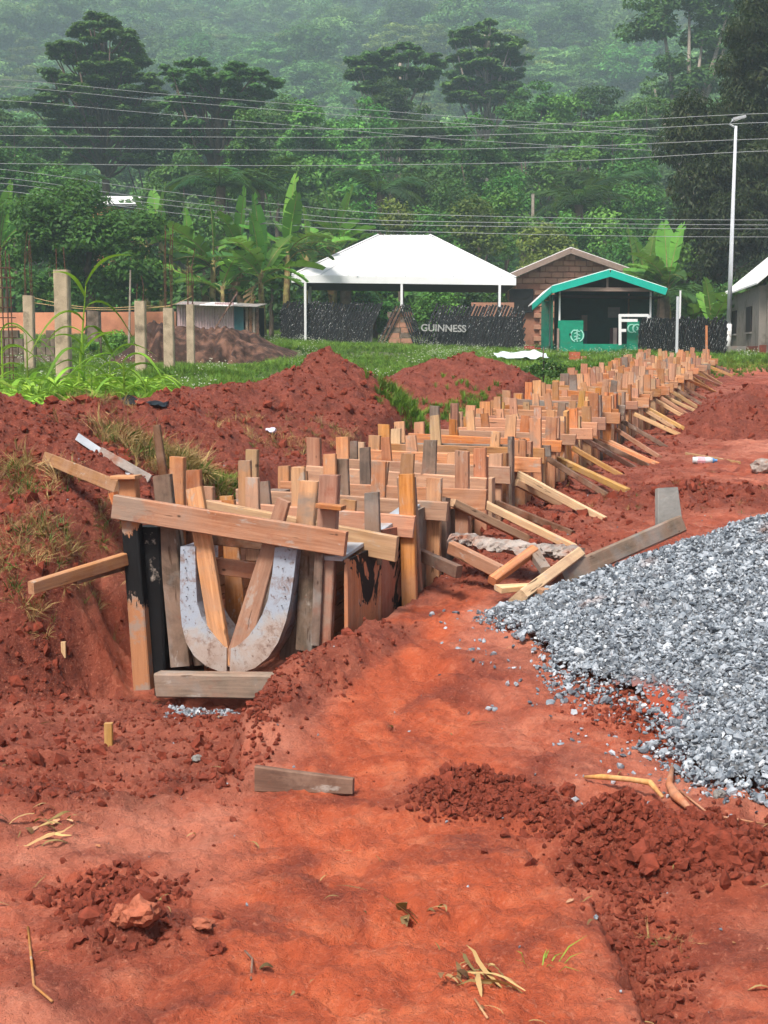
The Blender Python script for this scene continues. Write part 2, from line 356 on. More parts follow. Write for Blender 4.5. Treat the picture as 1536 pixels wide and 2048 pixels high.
def terrain(x, y):
    """height, spoil mask (1 = loose dark soil), path mask"""
    x = np.asarray(x, dtype=np.float64); y = np.asarray(y, dtype=np.float64)
    s = (x - R0.x) * U.x + (y - R0.y) * U.y; a = (x - R0.x) * RR.x + (y - R0.y) * RR.y
    n1 = fbm(x * .9, y * .9, 4, 1); n2 = fbm(x * 3.1, y * 3.1, 4, 11)
    zr, zl = pr(y), pl(y)
    xdr = R0.x + (y - R0.y) * U.x / U.y - .7
    wl = sstep(.6, -.6, x - xdr)
    wl = np.where(y > 30.5, sstep(6, -8, x), wl)
    wl = np.where((y > 28) & (y <= 30.5), wl, wl)
    z = zr * (1 - wl) + zl * wl
    # side rise of the far valley
    z = z + np.where(y > 70, .0006 * x * x * np.clip((y - 70) / 100, 0, 1) * .4, 0)
    far = sstep(60, 120, y)
    z = z + far * fbm(x * .02, y * .02, 3, 5) * np.clip(y * .03, 0, 9)
    cm = crestmax(x, y)
    cmn = cm + n2 * .03
    spoil = sstep(-.12, .06, cmn - z)
    z = np.maximum(z, cmn)
    # left bank: steep face from the pit up
    nb = fbm(x * 2.0, y * 2.0, 4, 31)
    face = sstep(7.42 + .18 * nb, 7.78 + .25 * nb, y - .12 * (x + 2))
    leftpit = sstep(-.25, -.75, x - (-.6 + .0 * y))
    # pit floor
    xcl = np.interp(y, [5.3, 5.7, 6.1, 7.2, 7.5], [-.50, -.60, -.64, -.20, -.12]) + .07 * nb
    pitm = sstep(.035, -.035, x - xcl) * sstep(5.2 + .2 * nb, 5.8 + .2 * nb, y)
    pitm = pitm * sstep(.25, .1, s)
    pitleft = 1 - sstep(-.02, .02, y - 7.45) * 0
    floorz = -.12 + .03 * n2
    bankz = np.maximum(np.interp(y, [7.3, 7.7, 7.85, 8.3, 9], [-.12, .30, .45, .74, .80]) + .05 * nb, -5)
    zz = z * (1 - pitm) + floorz * pitm
    # region left of the trench, y > 7.3
    lm = sstep(-1.36 + .2 * nb, -1.95 + .25 * nb, a) * sstep(7.2, 7.45, y)
    up = np.clip((y - (7.45 + .12 * nb)) / .9, 0, 1)
    bz = -.12 + (np.maximum(z, .72) + .12) * (1 - (1 - sstep(0, 1, up ** .55)))
    zz = np.where(y > 7.2, np.where(a < -1.2, zz * (1 - lm) + bz * lm, zz), zz)
    # trench along the drain
    tr = sstep(-1.95 + .25 * nb, -1.36 + .2 * nb, a) * sstep(.07, .0, a) * sstep(-.35, -.1, s) * sstep(SEND + .6, SEND + .2, s)
    trz = zrail(y) - .95 + .02 * n2
    trz = np.minimum(trz, zz)
    zz = zz * (1 - tr) + trz * tr
    zz = zz + .085 * np.exp(-((x - xcl - .13) / .15) ** 2) * sstep(5.6, 6.1, y) * sstep(7.6, 7.2, y) * (x > xcl - .03) * (1 + n2)
    # right soil berm against the wall
    zz = zz - .05 * np.exp(-((a - .15) / .3) ** 2) * sstep(-.1, .3, s) * sstep(2.4, 1.2, s)
    rough = np.clip(spoil + pitm * .7 + lm, 0, 1)
    rough = np.maximum(rough, sstep(2.0, .3, a) * (a > -.2) * sstep(.8, 1.6, s) * .75 * (y < 30))
    rough = np.maximum(rough, .6 * sstep(.05, .3, np.exp(-((x - xcl - .12) / .16) ** 2)) * sstep(5.7, 6.2, y) * (y < 7.6))
    # foreground relief
    zz = zz + gauss(x, y, .33, 5.30, .20, .12, .105) + gauss(x, y, .17, 5.2, .09, .08, .04)
    zz = zz + gauss(x, y, .78, 4.93, .16, .10, .10) + gauss(x, y, 1.0, 4.72, .20, .12, .115) + gauss(x, y, 1.12, 4.5, .14, .12, .06)
    zz = zz - gauss(x, y, .52, 4.98, .13, .09, .07) - gauss(x, y, .72, 4.72, .13, .06, .07)
    zz = zz + gauss(x, y, -.74, 4.05, .16, .13, .065) + gauss(x, y, -.68, 5.45, .16, .12, .07) + gauss(x, y, -1.15, 5.15, .25, .16, .06)
    clod = np.clip(gauss(x, y, .33, 5.28, .27, .16, 1.4) + gauss(x, y, .95, 4.75, .34, .26, 1.4) + gauss(x, y, -.72, 4.02, .2, .17, 1.2) + gauss(x, y, -.7, 5.45, .25, .16, 1) + gauss(x, y, -1.2, 5.2, .35, .2, 1), 0, 1)
    # right-hand step at the path's edge
    xe = np.interp(y, [3, 3.45, 4.3, 4.75, 5.0], [.60, .62, .63, .45, .40]) + .03 * nb + .03 * vnoise(x * 12, y * 12, 3)
    st = sstep(-.02, .05, x - xe) * sstep(4.95, 4.6, y)
    zz = zz - .12 * st * np.exp(-np.clip(x - xe, 0, 9) / .9)
    clod = np.maximum(clod, .75 * np.exp(-((x - xe - .07) / .09) ** 2) * sstep(4.8, 4.4, y))
    rough = np.maximum(rough, clod)
    # undulation and grain
    near = sstep(40, 20, y)
    zz = zz + .028 * n1 * (y < 70)
    pathc = np.interp(y, [3, 4.2, 5.2, 6.2, 7.2, 8.5], [-.05, .05, -.02, .05, .1, .5]); pathw = np.interp(y, [3, 4.2, 5.2, 6.2, 7.2, 8.5], [.75, .62, .45, .33, .22, .1])
    path = sstep(1.25, .6, np.abs(x - pathc + .1 * n1) / pathw) * (y < 9) * (1 - rough)
    bl = billow(x * 7, y * 7, 4, 41); bl2 = billow(x * 22, y * 22, 3, 51)
    fine = fbm(x * 14, y * 14, 4, 61, .6)
    big = billow(x * 2.3, y * 2.3, 3, 71)
    amp = near * (rough * .045 + (1 - rough) * .009)
    zz = zz + amp * bl + near * rough * (.014 * bl2 + .05 * big * (spoil > 0.3)) + near * (1 - rough) * (.017 * fine + .007 * bl2 + .018 * np.clip(fbm(x * 5, y * 5, 3, 88) - .1, 0, 1) + .006 * billow(x * 38, y * 38, 2, 97) * (y < 12) + .012 * np.clip(billow(x * 9, y * 6, 3, 98) - .1, 0, 1))
    # footprints and hollows on the path
    foot = np.clip(fbm(x * 3.3, y * 2.6, 3, 81) - .22, 0, 1) * near * (1 - rough)
    zz = zz - .13 * foot + near * (1 - rough) * .030 * fbm(x * 2.2, y * 3.0, 4, 121, .6)
    # grassy ground
    back = np.maximum(sstep(13.2, 14.2, y + .25 * np.clip(x + 2.6, 0, 3) * 0), 0)
    crest_y = np.interp(x, [-6, -2.9, -2.4, -1.6, -.6, .2, .9, 1.6, 2.4, 8.5, 12, 40], [10.9, 11.2, 13.3, 14.8, 16.6, 20.5, 23, 23.5, 23, 36, 38, 40])
    grass = sstep(-.2, .5, y - crest_y) * (1 - spoil)
    grass = grass * np.where(a > -1.5, sstep(31, 36, y + n1), 1)
    return zz, rough, path, grass
def H(x, y): return float(terrain(np.array([float(x)]), np.array([float(y)]))[0][0])
def G(px, py, d0=2.5, d1=120, lift=0):
    """the ground point seen at a pixel"""
    d = raydir(px, py); ys = np.geomspace(d0, d1, 900); xs = d[0] / d[1] * ys; zs = EYE + d[2] / d[1] * ys
    hit = np.nonzero(zs <= terrain(xs, ys)[0])[0]
    i = hit[0] if len(hit) else -1
    return Vector((xs[i], ys[i], float(terrain(xs[i:i + 1], ys[i:i + 1])[0][0]) + lift)) if i >= 0 else P(px, py, d1)

ny, nx = 1150, 640
ysn = np.concatenate([np.geomspace(2.2, 34, 950, endpoint=False), np.geomspace(34, 780, 200)])
us = np.linspace(-1, 1, nx)
YY = np.repeat(ysn[:, None], nx, 1); XX = us[None, :] * (YY * .44 + .7)
zz, rough, path, grass = terrain(XX, YY)
V = np.stack([XX, YY, zz], -1).reshape(-1, 3)
i0 = (np.arange(ny - 1)[:, None] * nx + np.arange(nx - 1)[None, :]).ravel()
Fq = np.stack([i0, i0 + 1, i0 + nx + 1, i0 + nx], 1)
def groundmat():
    m, n, b, o = nmat('laterite_soil'); t = NT(n)
    v = t.coord('Object')
    A = t.attr('masks').outputs['Color']; sep = t.new('ShaderNodeSeparateColor'); t.link(A, sep.inputs[0])
    rg, pa, gr = sep.outputs
    n0 = t.noise(v, .8, 6, .6); nA = t.noise(v, 4.5, 7, .65, .6); nB = t.noise(v, 26, 6, .7); nC = t.noise(v, 120, 4, .7)
    dark = t.ramp(nA, [(.32, (.075, .015, .009)), (.5, (.145, .028, .015)), (.72, (.24, .052, .027))])
    dark = t.mix(t.ramp(nB, [(.38, g3(0)), (.68, g3(.45))]), dark, (.32, .075, .038))
    mid = t.ramp(nA, [(.30, (.20, .037, .017)), (.5, (.38, .080, .037)), (.70, (.56, .18, .10))])
    mid = t.mix(t.ramp(nB, [(.50, g3(0)), (.72, g3(.5))]), mid, (.22, .048, .026))
    pth = t.ramp(nA, [(.28, (.27, .046, .019)), (.52, (.46, .088, .031)), (.74, (.60, .175, .08))])
    pth = t.mix(t.ramp(nB, [(.52, g3(0)), (.75, g3(.35))]), pth, (.24, .055, .025))
    pink = t.ramp(n0, [(.45, g3(0)), (.66, g3(.7))])  # compact pink clay, its wet highlights painted in as paler colour
    moist = t.ramp(t.noise(v, 1.9, 5, .65, .8), [(.36, g3(.75)), (.50, g3(0))])
    mid = t.mix(pink, mid, (.60, .25, .165))
    cc = t.mix(pa, mid, pth); cc = t.mix(moist, cc, (.165, .032, .018)); cc = t.mix(rg, cc, dark)
    specks = t.ramp(nC, [(.60, g3(0)), (.72, g3(.6))]); cc = t.mix(specks, cc, (.09, .02, .012))
    cc = t.mix(t.ramp(t.noise(v, 60, 5, .75), [(.30, g3(.55)), (.45, g3(0))]), cc, (.60, .24, .15))
    gnd = t.ramp(nA, [(.35, (.05, .075, .02)), (.7, (.13, .15, .045))])
    cc = t.mix(gr, cc, gnd)
    t.link(cc, b.inputs['Base Color'])
    t.link(t.ramp(nA, [(.35, g3(.9)), (.62, g3(.50))]), b.inputs['Roughness']); b.inputs['Specular IOR Level'].default_value = .3
    hgt = t.math('ADD', t.math('MULTIPLY', nB, 1.0), t.math('MULTIPLY', nC, .5))
    t.bump(hgt, 1.0, .022, b)
    return m
SOIL = groundmat()
me = mesh_np('ground', V, Fq, SOIL, smooth=True)
ca = me.color_attributes.new('masks', 'FLOAT_COLOR', 'POINT')
ca.data.foreach_set('color', np.stack([rough, path, grass, np.ones_like(rough)], -1).reshape(-1).astype(np.float32))
ground = obj('ground', me); tag(ground, kind='structure')

# ------------------------------------------------------------------ scatter (instances on points, for what nobody could count)
LIB = {}
def lib(name, mes):
    c = bpy.data.collections.new(name)
    for i, me in enumerate(mes):
        o = bpy.data.objects.new('%s_%02d' % (name, i), me); c.objects.link(o)
    LIB[name] = c; return c
def scatter(name, pts, rots, scl, libname, kind='stuff'):
    pts = np.asarray(pts, dtype=np.float32); n = len(pts)
    me = bpy.data.meshes.new(name); me.vertices.add(n); me.vertices.foreach_set('co', pts.ravel())
    a = me.attributes.new('rot', 'FLOAT_VECTOR', 'POINT'); a.data.foreach_set('vector', np.asarray(rots, dtype=np.float32).ravel())
    scl = np.asarray(scl, dtype=np.float32)
    if scl.ndim == 1: scl = np.repeat(scl[:, None], 3, 1)
    a = me.attributes.new('scl', 'FLOAT_VECTOR', 'POINT'); a.data.foreach_set('vector', scl.ravel())
    c = LIB[libname]; k = len(c.objects)
    a = me.attributes.new('pick', 'INT', 'POINT'); a.data.foreach_set('value', rng.integers(0, k, n).astype(np.int32))
    me.update()
    o = obj(name, me); tag(o, kind=kind)
    ng = bpy.data.node_groups.new(name, 'GeometryNodeTree')
    ng.interface.new_socket('Geometry', in_out='INPUT', socket_type='NodeSocketGeometry')
    ng.interface.new_socket('Geometry', in_out='OUTPUT', socket_type='NodeSocketGeometry')
    N = ng.nodes.new; gi = N('NodeGroupInput'); go = N('NodeGroupOutput'); ip = N('GeometryNodeInstanceOnPoints')
    ci = N('GeometryNodeCollectionInfo'); ci.inputs['Collection'].default_value = c
    ci.inputs['Separate Children'].default_value = True; ci.inputs['Reset Children'].default_value = True
    ng.links.new(gi.outputs[0], ip.inputs['Points']); ng.links.new(ci.outputs[0], ip.inputs['Instance'])
    ip.inputs['Pick Instance'].default_value = True
    for nm, ty, sock in (('rot', 'FLOAT_VECTOR', 'Rotation'), ('scl', 'FLOAT_VECTOR', 'Scale'), ('pick', 'INT', 'Instance Index')):
        at = N('GeometryNodeInputNamedAttribute'); at.data_type = ty; at.inputs['Name'].default_value = nm
        ng.links.new(at.outputs[0], ip.inputs[sock])
    ng.links.new(ip.outputs[0], go.inputs[0])
    md = o.modifiers.new('scatter', 'NODES'); md.node_group = ng
    return o
ICO = None
def rockmesh(name, mat, seed, sub=1, flat=.6, jag=.35):
    import bmesh
    bm = bmesh.new(); bmesh.ops.create_icosphere(bm, subdivisions=sub, radius=.5)
    r = random.Random(seed); ax = [r.uniform(.6, 1.2), r.uniform(.5, 1.0), flat * r.uniform(.7, 1.2)]
    off = Vector((r.random() * 50, r.random() * 50, 0))
    for v in bm.verts:
        k = 1 + jag * mnoise.noise(v.co * 2.2 + off) * 1.6 + r.uniform(-jag, jag) * .35
        v.co = Vector((v.co.x * ax[0], v.co.y * ax[1], v.co.z * ax[2])) * k
    me = bpy.data.meshes.new(name); bm.to_mesh(me); bm.free(); me.materials.append(mat); return me
def gravelmat():
    m, n, b, o = nmat('crushed_stone'); t = NT(n)
    oi = t.new('ShaderNodeObjectInfo')
    cc = t.ramp(oi.outputs['Random'], [(0, (.03, .04, .055)), (.35, (.09, .11, .135)), (.65, (.19, .22, .255)), (.9, (.34, .37, .41)), (1, (.50, .52, .54))])
    v = t.coord('Object', rnd=True)
    cc = t.mix(t.ramp(t.noise(v, 3, 4), [(.4, g3(0)), (.7, g3(.35))]), cc, (.48, .50, .53))
    wv = t.new('ShaderNodeNewGeometry'); 
    d = t.noise(wv.outputs['Position'], 1.7, 4, .6)
    cc = t.mix(t.ramp(d, [(.60, g3(0)), (.74, g3(.5))]), cc, (.38, .20, .13))
    t.link(cc, b.inputs['Base Color']); b.inputs['Roughness'].default_value = .55; b.inputs['Specular IOR Level'].default_value = .5
    return m
STONE = gravelmat()
CLODM = simple('soil_clod', (.19, .038, .020), .9, .4, 3, bump=.01)
CLODL = simple('pale_soil_clod', (.36, .11, .06), .9, .3, 3, bump=.01)
lib('stones', [rockmesh('stone', STONE, i, 1, .55, .45) for i in range(8)])
lib('clods', [rockmesh('clod', CLODM, 40 + i, 1, .75, .5) for i in range(8)])
lib('pale_clods', [rockmesh('clod', CLODL, 60 + i, 2, .6, .4) for i in range(4)])
def rrot(n): return rng.uniform(0, 2 * math.pi, (n, 3))

# gravel heap
def pileh(x, y):
    k = .41
    A = .86 - np.where(y > 7.8, .7, k) * np.sqrt((x - 2.13) ** 2 + (y - 7.8) ** 2 + .03)
    B = .86 - k * np.sqrt((x - 2.85) ** 2 + (y - 6.55) ** 2 + .03)
    C = .80 - k * np.sqrt((x - 2.45) ** 2 + (y - 7.3) ** 2 + .05)
    return np.maximum(np.maximum(A, B), C) + .05 * fbm(x * 1.6, y * 1.6, 4, 91) + .015 * fbm(x * 9, y * 9, 3, 92)
gx, gy = np.meshgrid(np.linspace(-.1, 5.6, 150), np.linspace(3.9, 10.4, 170))
ph = pileh(gx, gy); th = terrain(gx, gy)[0]
PH = np.where(ph > th - .06, ph, th - .06)
Vp = np.stack([gx, gy, PH], -1).reshape(-1, 3); i0 = (np.arange(169)[:, None] * 150 + np.arange(149)[None, :])
keep = (ph > th + .035)[:-1, :-1]
i0 = i0[keep]; Fp = np.stack([i0, i0 + 1, i0 + 151, i0 + 150], 1)
used = np.unique(Fp); rm = np.full(len(Vp), -1); rm[used] = np.arange(len(used))
soilsp = lambda x, y: np.exp(-(((x - .95) / .28) ** 2 + ((y - 6.15) / .30) ** 2)) 
DUST = simple('stone_dust', (.13, .135, .145), .9, .4, 30, bump=.01); _t = NT(DUST.node_tree); _b = [q for q in DUST.node_tree.nodes if q.type == 'BSDF_PRINCIPLED'][0]
_c = _b.inputs['Base Color'].links[0].from_socket; _t.link(_t.mix(_t.ramp(_t.attr('soil').outputs['Fac'], [(.15, g3(0)), (.4, g3(1))]), _c, (.30, .06, .03)), _b.inputs['Base Color'])
hm = mesh_np('gravel_heap', Vp[used], rm[Fp], DUST, True); _a = hm.attributes.new('soil', 'FLOAT', 'POINT'); _a.data.foreach_set('value', soilsp(Vp[used][:, 0], Vp[used][:, 1]).astype(np.float32))
heap = obj('gravel_heap', hm)
tag(heap, 'big heap of grey crushed stone spilling over the red soil on the right', 'gravel', kind='stuff')
n = 300000; x = rng.uniform(-.1, 5.4, n); y = rng.uniform(4.2, 10.3, n)
p_, t_ = pileh(x, y), terrain(x, y)[0]
d = p_ - t_; pat = fbm(x * 1.5, y * 1.5, 4, 95)
# earth shows through in places near the toe
prob = np.where(d > .055, 1.0, np.clip((d + .06 + .14 * pat) / .10, 0, 1) ** 1.2)
prob = np.where(d < .0, prob * .8, prob)
soilspot = np.exp(-(((x - .95) / .28) ** 2 + ((y - 6.15) / .30) ** 2)) ; prob = prob * (1 - .80 * np.clip(soilspot * 1.5 + pat * .8 * (soilspot > .2), 0, 1)); toe = (d < -.04) & (d > -.16); prob = np.where(toe, .035 * np.exp((d + .04) / .05), prob)
k = rng.random(n) < prob; k &= (x < .50 * y + .9)
x, y = x[k], y[k]; z = np.maximum(p_, t_)[k] + rng.uniform(-.004, .012, k.sum())
sz = np.clip(rng.lognormal(math.log(.0185), .42, len(x)), .009, .07)
rt = rrot(len(x)); rt[:, 0] = rng.normal(0, .7, len(x)); rt[:, 1] = rng.normal(0, .7, len(x))
scatter('gravel', np.stack([x, y, z], 1), rt, sz, 'stones'); print('stones', len(x))
# grey chippings in the trench mouth under the sill and stray stones
n = 1500; x = rng.uniform(-1.05, -.35, n); y = rng.uniform(6.93, 7.3, n); k = rng.random(n) < np.exp(-((y - 7.12) / .1) ** 2)
x, y = x[k], y[k]; xs_, ys_ = rng.uniform(-2, 3.5, 350), rng.uniform(3.6, 12, 350)
x = np.concatenate([x, xs_]); y = np.concatenate([y, ys_])
z = terrain(x, y)[0] + .003; scatter('stray_stones', np.stack([x, y, z], 1), rrot(len(x)), np.concatenate([rng.uniform(.012, .03, len(x) - 350), rng.uniform(.004, .018, 350)]), 'stones')
# soil clods
n = 200000; yy = 3.2 * (26 / 3.2) ** rng.random(n); xx = rng.uniform(-1, 1, n) * (yy * .33 + .3)
t_, rg, pa, gr = terrain(xx, yy)
dens = (rg ** 2 * .8 + .02 * (1 - pa) + .006) * (1 - gr)
k = rng.random(n) < dens; x, y, z, rg = xx[k], yy[k], t_[k], rg[k]
sz = np.clip(rng.lognormal(math.log(.008), .8, len(x)), .003, .09) * (.45 + .85 * rg) * (1 + .02 * y)
scatter('soil_clods', np.stack([x, y, z + sz * .12], 1), rrot(len(x)), sz, 'clods'); print('clods', len(x))
def clump(name, px, py, rx, ry, n, lo, hi, libn='clods'):
    c = G(px, py); x = rng.normal(c.x, rx, n); y = rng.normal(c.y, ry, n)
    z = terrain(x, y)[0]; s = lo * .5 + (hi * 1.2 - lo * .5) * rng.random(n) ** 3.2
    return np.stack([x, y, z + s * .2], 1), s
pp, ss = [], []
for a_ in ((970, 1590, .12, .07, 2600, .004, .036), (1330, 1670, .17, .12, 3600, .004, .045), (1430, 1700, .1, .07, 160, .02, .07), (230, 1790, .09, .09, 1200, .006, .04), (1290, 1880, .05, .28, 900, .004, .03), (1240, 1430, .10, .12, 500, .006, .03), (1120, 1640, .08, .06, 500, .008, .04), (520, 1420, .06, .3, 600, .004, .035), (600, 1330, .1, .1, 200, .004, .03)):
    a, b = clump('c', *a_); pp.append(a); ss.append(b)
pp = np.concatenate(pp); ss = np.concatenate(ss)
scatter('turned_soil_clods', pp, rrot(len(pp)), ss, 'clods')
# single lumps one can point at
def lump(px, py, size, label, mat, seed, flat=.7):
    c = G(px, py); me = rockmesh('soil_lump', mat, seed, 3, flat, .4)
    M = Matrix.Translation(c + Vector((0, 0, size * .15))) @ Matrix.Rotation(seed, 4, 'Z') @ Matrix.Scale(size, 4)
    tag(obj('soil_lump', me, None, M), label, 'soil lump', 'loose lumps of soil')
lump(280, 1850, .13, 'large pale pink lump of clay in the crumbled soil at lower left', CLODL, 3)
lump(245, 1850, .07, 'smaller pink clay lump touching the left side of the large one', CLODL, 5)
lump(405, 1855, .075, 'flat cracked clay lump lying alone to the right of the big pink one', CLODL, 9, .4)
lump(432, 1905, .055, 'small red clay lump below the flat cracked one', CLODM, 12)
lump(1440, 1720, .12, 'round dark red clod at the right end of the dug soil pile', CLODM, 15, .9)
lump(1490, 1725, .10, 'outermost dark red clod beside the round one at the pile end', CLODM, 17, .9)
lump(1135, 1590, .07, 'single dark clod on flat soil between the two dug piles', CLODM, 21, .9)
lump(395, 1352, .06, 'red stone wedged under the left curved form', CLODM, 22, .7)
lump(520, 1362, .06, 'red stone wedged under the right curved form', CLODM, 23, .7)
lump(392, 1520, .045, 'small grey-brown stone on the pit floor left of the path edge', CONCG, 24, .7)
lump(1437, 1598, .045, 'pale grey stone lying clear of the gravel toe', CONCG, 25, .8)
# ------------------------------------------------------------------ drain formwork
def DP(s, a, z): return Vector((R0.x + U.x * s + RR.x * a, R0.y + U.y * s + RR.y * a, z))
def cross(px, py, s=0.0):
    """where the ray through a pixel meets the plane across the drain at distance s"""
    d = Vector(raydir(px, py)); o = Vector((0, 0, EYE)); p0 = DP(s, 0, 0)
    return o + d * ((p0 - o).dot(U) / d.dot(U))
r_ = random.Random(5)
DR = empty('drain_formwork', DP(0, -.56, zrail(7.3) - .95), 'long timber formwork for a concrete drain, bristling with sawn stakes and cross boards', 'formwork')
def pickw(p=(.74, .11, .06, .09)):
    return r_.choices([WOOD, WOODO, WOODG, WOODY], p)[0]
def yz(s): return zrail(R0.y + U.y * s)
FR = [0.0, .42, .92, 1.55, 2.15, 2.75, 3.4, 4.1, 4.8]
while FR[-1] < SEND - .5: FR.append(FR[-1] + r_.uniform(.52, .66))
TILT = {0: .175, 1: .13, 2: .06, 3: .04}
for i, s in enumerate(FR):
    zt = yz(s); j = r_.uniform
    tl = TILT.get(i, j(-.03, .04)); h = j(.095, .13)
    if i == 0:
        board('crosspiece', cross(228, 1013), cross(692, 1088), .125, .045, WOODP, DR, (0, 0, 1))
        continue
    aL = -1.2 + j(-.06, .08); aR = .10 + j(-.02, .12)
    if i == 1: aL, aR = -.95, .14
    sk = j(-.04, .04)
    board('crosspiece', DP(s - sk, aL, zt + tl - h / 2 + (0.02 if i > 3 else 0)), DP(s + sk, aR, zt - h / 2 - (.03 if i == 1 else 0)), h, .045, pickw(), DR, (0, 0, 1), warp=0)
    if j(0, 1) < .35 and i > 3:
        board('crosspiece', DP(s + .13, -1.15, zt - .03), DP(s + .1, .05 + j(0, .12), zt - .03), .09, .04, pickw(), DR, (0, 0, 1))
    # outer stakes through the cross board
    for side in (0, 1):
        a = (.02 + j(-.03, .03)) if side else (-1.14 + j(-.03, .03))
        top = zt + j(.06, .24) + (tl if not side else 0)
        if i == 1 and side: continue
        lean = j(-.03, .03)
        board('stake', DP(s + .05, a + lean * 1.0, zt - .93), DP(s + .05, a - lean * .2, top), j(.072, .105), .045, pickw(), DR, RR)
    # pair of tapered inner boards
    for a0 in (-.80, -.33):
        top = zt + j(.07, .25); ln = j(.02, .10) * (1 if a0 < -.5 else -1)
        if r_.random() < .93:
            board('inner_stake', DP(s + .05, a0 + ln * .5, zt - .72), DP(s + .05 + j(-.02, .02), a0 - ln * .3, top), .125, .035, pickw((.66, .1, .08, .16)), DR, RR, taper=j(.5, .72))
    if r_.random() < .3:
        board('inner_stake', DP(s + .09, -.56 + j(-.1, .1), zt - .6), DP(s + .09, -.56 + j(-.15, .15), zt + j(.05, .2)), .09, .035, pickw(), DR, RR, taper=.8)
# wall stakes between the frames, on both sides
for i, (s0, s1) in enumerate(zip(FR[:-1], FR[1:])):
    k = 3 if s0 > 6 else 2 if i > 2 else 1
    for q in range(k):
        s = s0 + (s1 - s0) * (q + 1) / (k + 1) + r_.uniform(-.03, .03)
        if i in (0, 1): continue
        for a in (.015, -1.135):
            tall = r_.random() < (.55 if a < 0 else .45)
            top = yz(s) + (r_.uniform(.02, .2) if tall else r_.uniform(-.09, -.01))
            wdir = U if a > 0 else RR
            board('stake', DP(s, a + .01, yz(s) - .95), DP(s, a + r_.uniform(-.03, .01), top), r_.uniform(.08, .12), .035, pickw((.5, .1, .22, .18)), DR, wdir)
# side walls, one sheet or a few planks per bay
def wallbay(s0, s1, a, ztop, zbot, kind, skew=None):
    if kind == 'ply':
        board('side_panel', DP((s0 + s1) / 2, a, zbot), DP((s0 + s1) / 2, a, ztop), (s1 - s0) - .012, .018, pickw((.5, .3, .2, 0)), DR, U)
    else:
        z = zbot; 
        while z < ztop - .03:
            h = min(r_.uniform(.17, .26), ztop - z)
            board('side_plank', DP(s0 + .006, a, z + h / 2), DP(s1 - .006, a + r_.uniform(-.004, .004), z + h / 2 + .0374 * (s1 - s0)), h - .01, .024, pickw((.5, .15, .3, .05)), DR, (0, 0, 1)); z += h
for i, (s0, s1) in enumerate(zip(FR[:-1], FR[1:])):
    if i == 0: continue
    if i in (1, 2):
        continue
    zt = yz(s0) - .1
    wallbay(s0, s1, -.03, zt, zt - .82, 'ply' if r_.random() < .6 else 'plank')
    wallbay(s0, s1, -1.09, zt, zt - .82, 'ply')
    for a in (-.24, -.88):
        board('inner_panel', DP((s0 + s1) / 2, a, zt - .7), DP((s0 + s1) / 2, a, zt - .01), s1 - s0 - .01, .018, pickw(), DR, U)
    board('top_rail', DP(s0, -.2, zt + .005), DP(s1, -.2, zt + .005 + .0374 * (s1 - s0)), .07, .02, STEEL if i % 3 else WOODG, DR, RR)
# first bay on the right: big painted sheets, tar-blotched, with two courses of planks under
zt = yz(.3) - .1
board('side_panel', DP(.33, -.02, zt - .48), DP(.33, -.02, zt + .0), .58, .02, PLY, DR, U)
board('side_panel', DP(.93, -.02, zt - .45), DP(.93, -.02, zt + .06), .60, .02, PLY, DR, U)
board('side_panel', DP(1.40, -.02, zt - .8), DP(1.40, -.02, zt + .11), .30, .02, WOODG, DR, U)
for z0 in (.50, .69, .86):
    board('side_plank', DP(.05, -.016, zt - z0 - .09), DP(.61, -.016, zt - z0 - .06), .165, .03, WOODG, DR, (0, 0, 1))
    board('side_plank', DP(.63, -.016, zt - z0 - .06), DP(1.22, -.016, zt - z0 - .03), .165, .03, WOODG, DR, (0, 0, 1))
board('top_strip', DP(.03, -.085, zt + .0), DP(1.5, -.085, zt + .12), .10, .02, STEEL, DR, RR)
board('top_strip', DP(.25, -1.05, zt + .12), DP(1.9, -1.05, zt + .15), .12, .02, WOODG, DR, RR)
for a in (-.24, -.88):
    for k_ in range(9):
        z0 = zt - .70 + k_ * .078
        board('inner_plank', DP(.28, a, z0 + .03), DP(1.9, a, z0 + .07), .072, .02, WOOD, DR, (0, 0, 1))
board('side_panel', DP(.72, -1.09, zt - .8), DP(.72, -1.09, zt + .1), 1.2, .02, TARB, DR, U)
board('side_panel', DP(1.62, -1.09, zt - .8), DP(1.62, -1.09, zt + .05), .56, .02, WOODG, DR, U)
# the front frame, piece by piece (pixel ends in the frame's own plane)
def fb(name, x0, y0, x1, y1, w, t, mat, s=0.0, taper=1.0, wd=None):
    return board(name, cross(x0, y0, s), cross(x1, y1, s), w, t, mat, DR, wd or RR, taper)
fb('post', 288, 1378, 257, 956, .098, .06, TARP, .045, .95)
fb('post', 316, 1370, 305, 1052, .13, .10, TARB, .12)
fb('leaning_board', 363, 1332, 325, 950, .108, .04, WOODG, .10, .92)
fb('leaning_board', 400, 1330, 352, 1060, .06, .03, WOODG, .16)
fb('inner_board', 447, 1330, 389, 975, .095, .038, WOOD, .06, .95)
fb('inner_board', 470, 1335, 568, 1000, .115, .038, WOOD, .06, .60)
fb('spreader', 422, 1130, 512, 1142, .085, .03, WOODO, .14, 1, (0, 0, 1))
fb('spreader', 410, 1078, 530, 1090, .05, .03, WOODD, .2, 1, (0, 0, 1))
fb('leaning_board', 580, 1320, 596, 1100, .11, .04, WOODG, .22, 1.0)
fb('leaning_board', 610, 1300, 618, 1095, .09, .04, WOODG, .12)
fb('post', 600, 1180, 620, 962, .095, .05, WOOD, .16)
fb('post', 645, 1290, 660, 950, .10, .055, WOODP, .07)
fb('post', 632, 1290, 640, 1090, .045, .03, WOODG, .03)
fb('top_block', 637, 1010, 687, 1016, .022, .09, WOODO, .02, 1, (0, 0, 1))
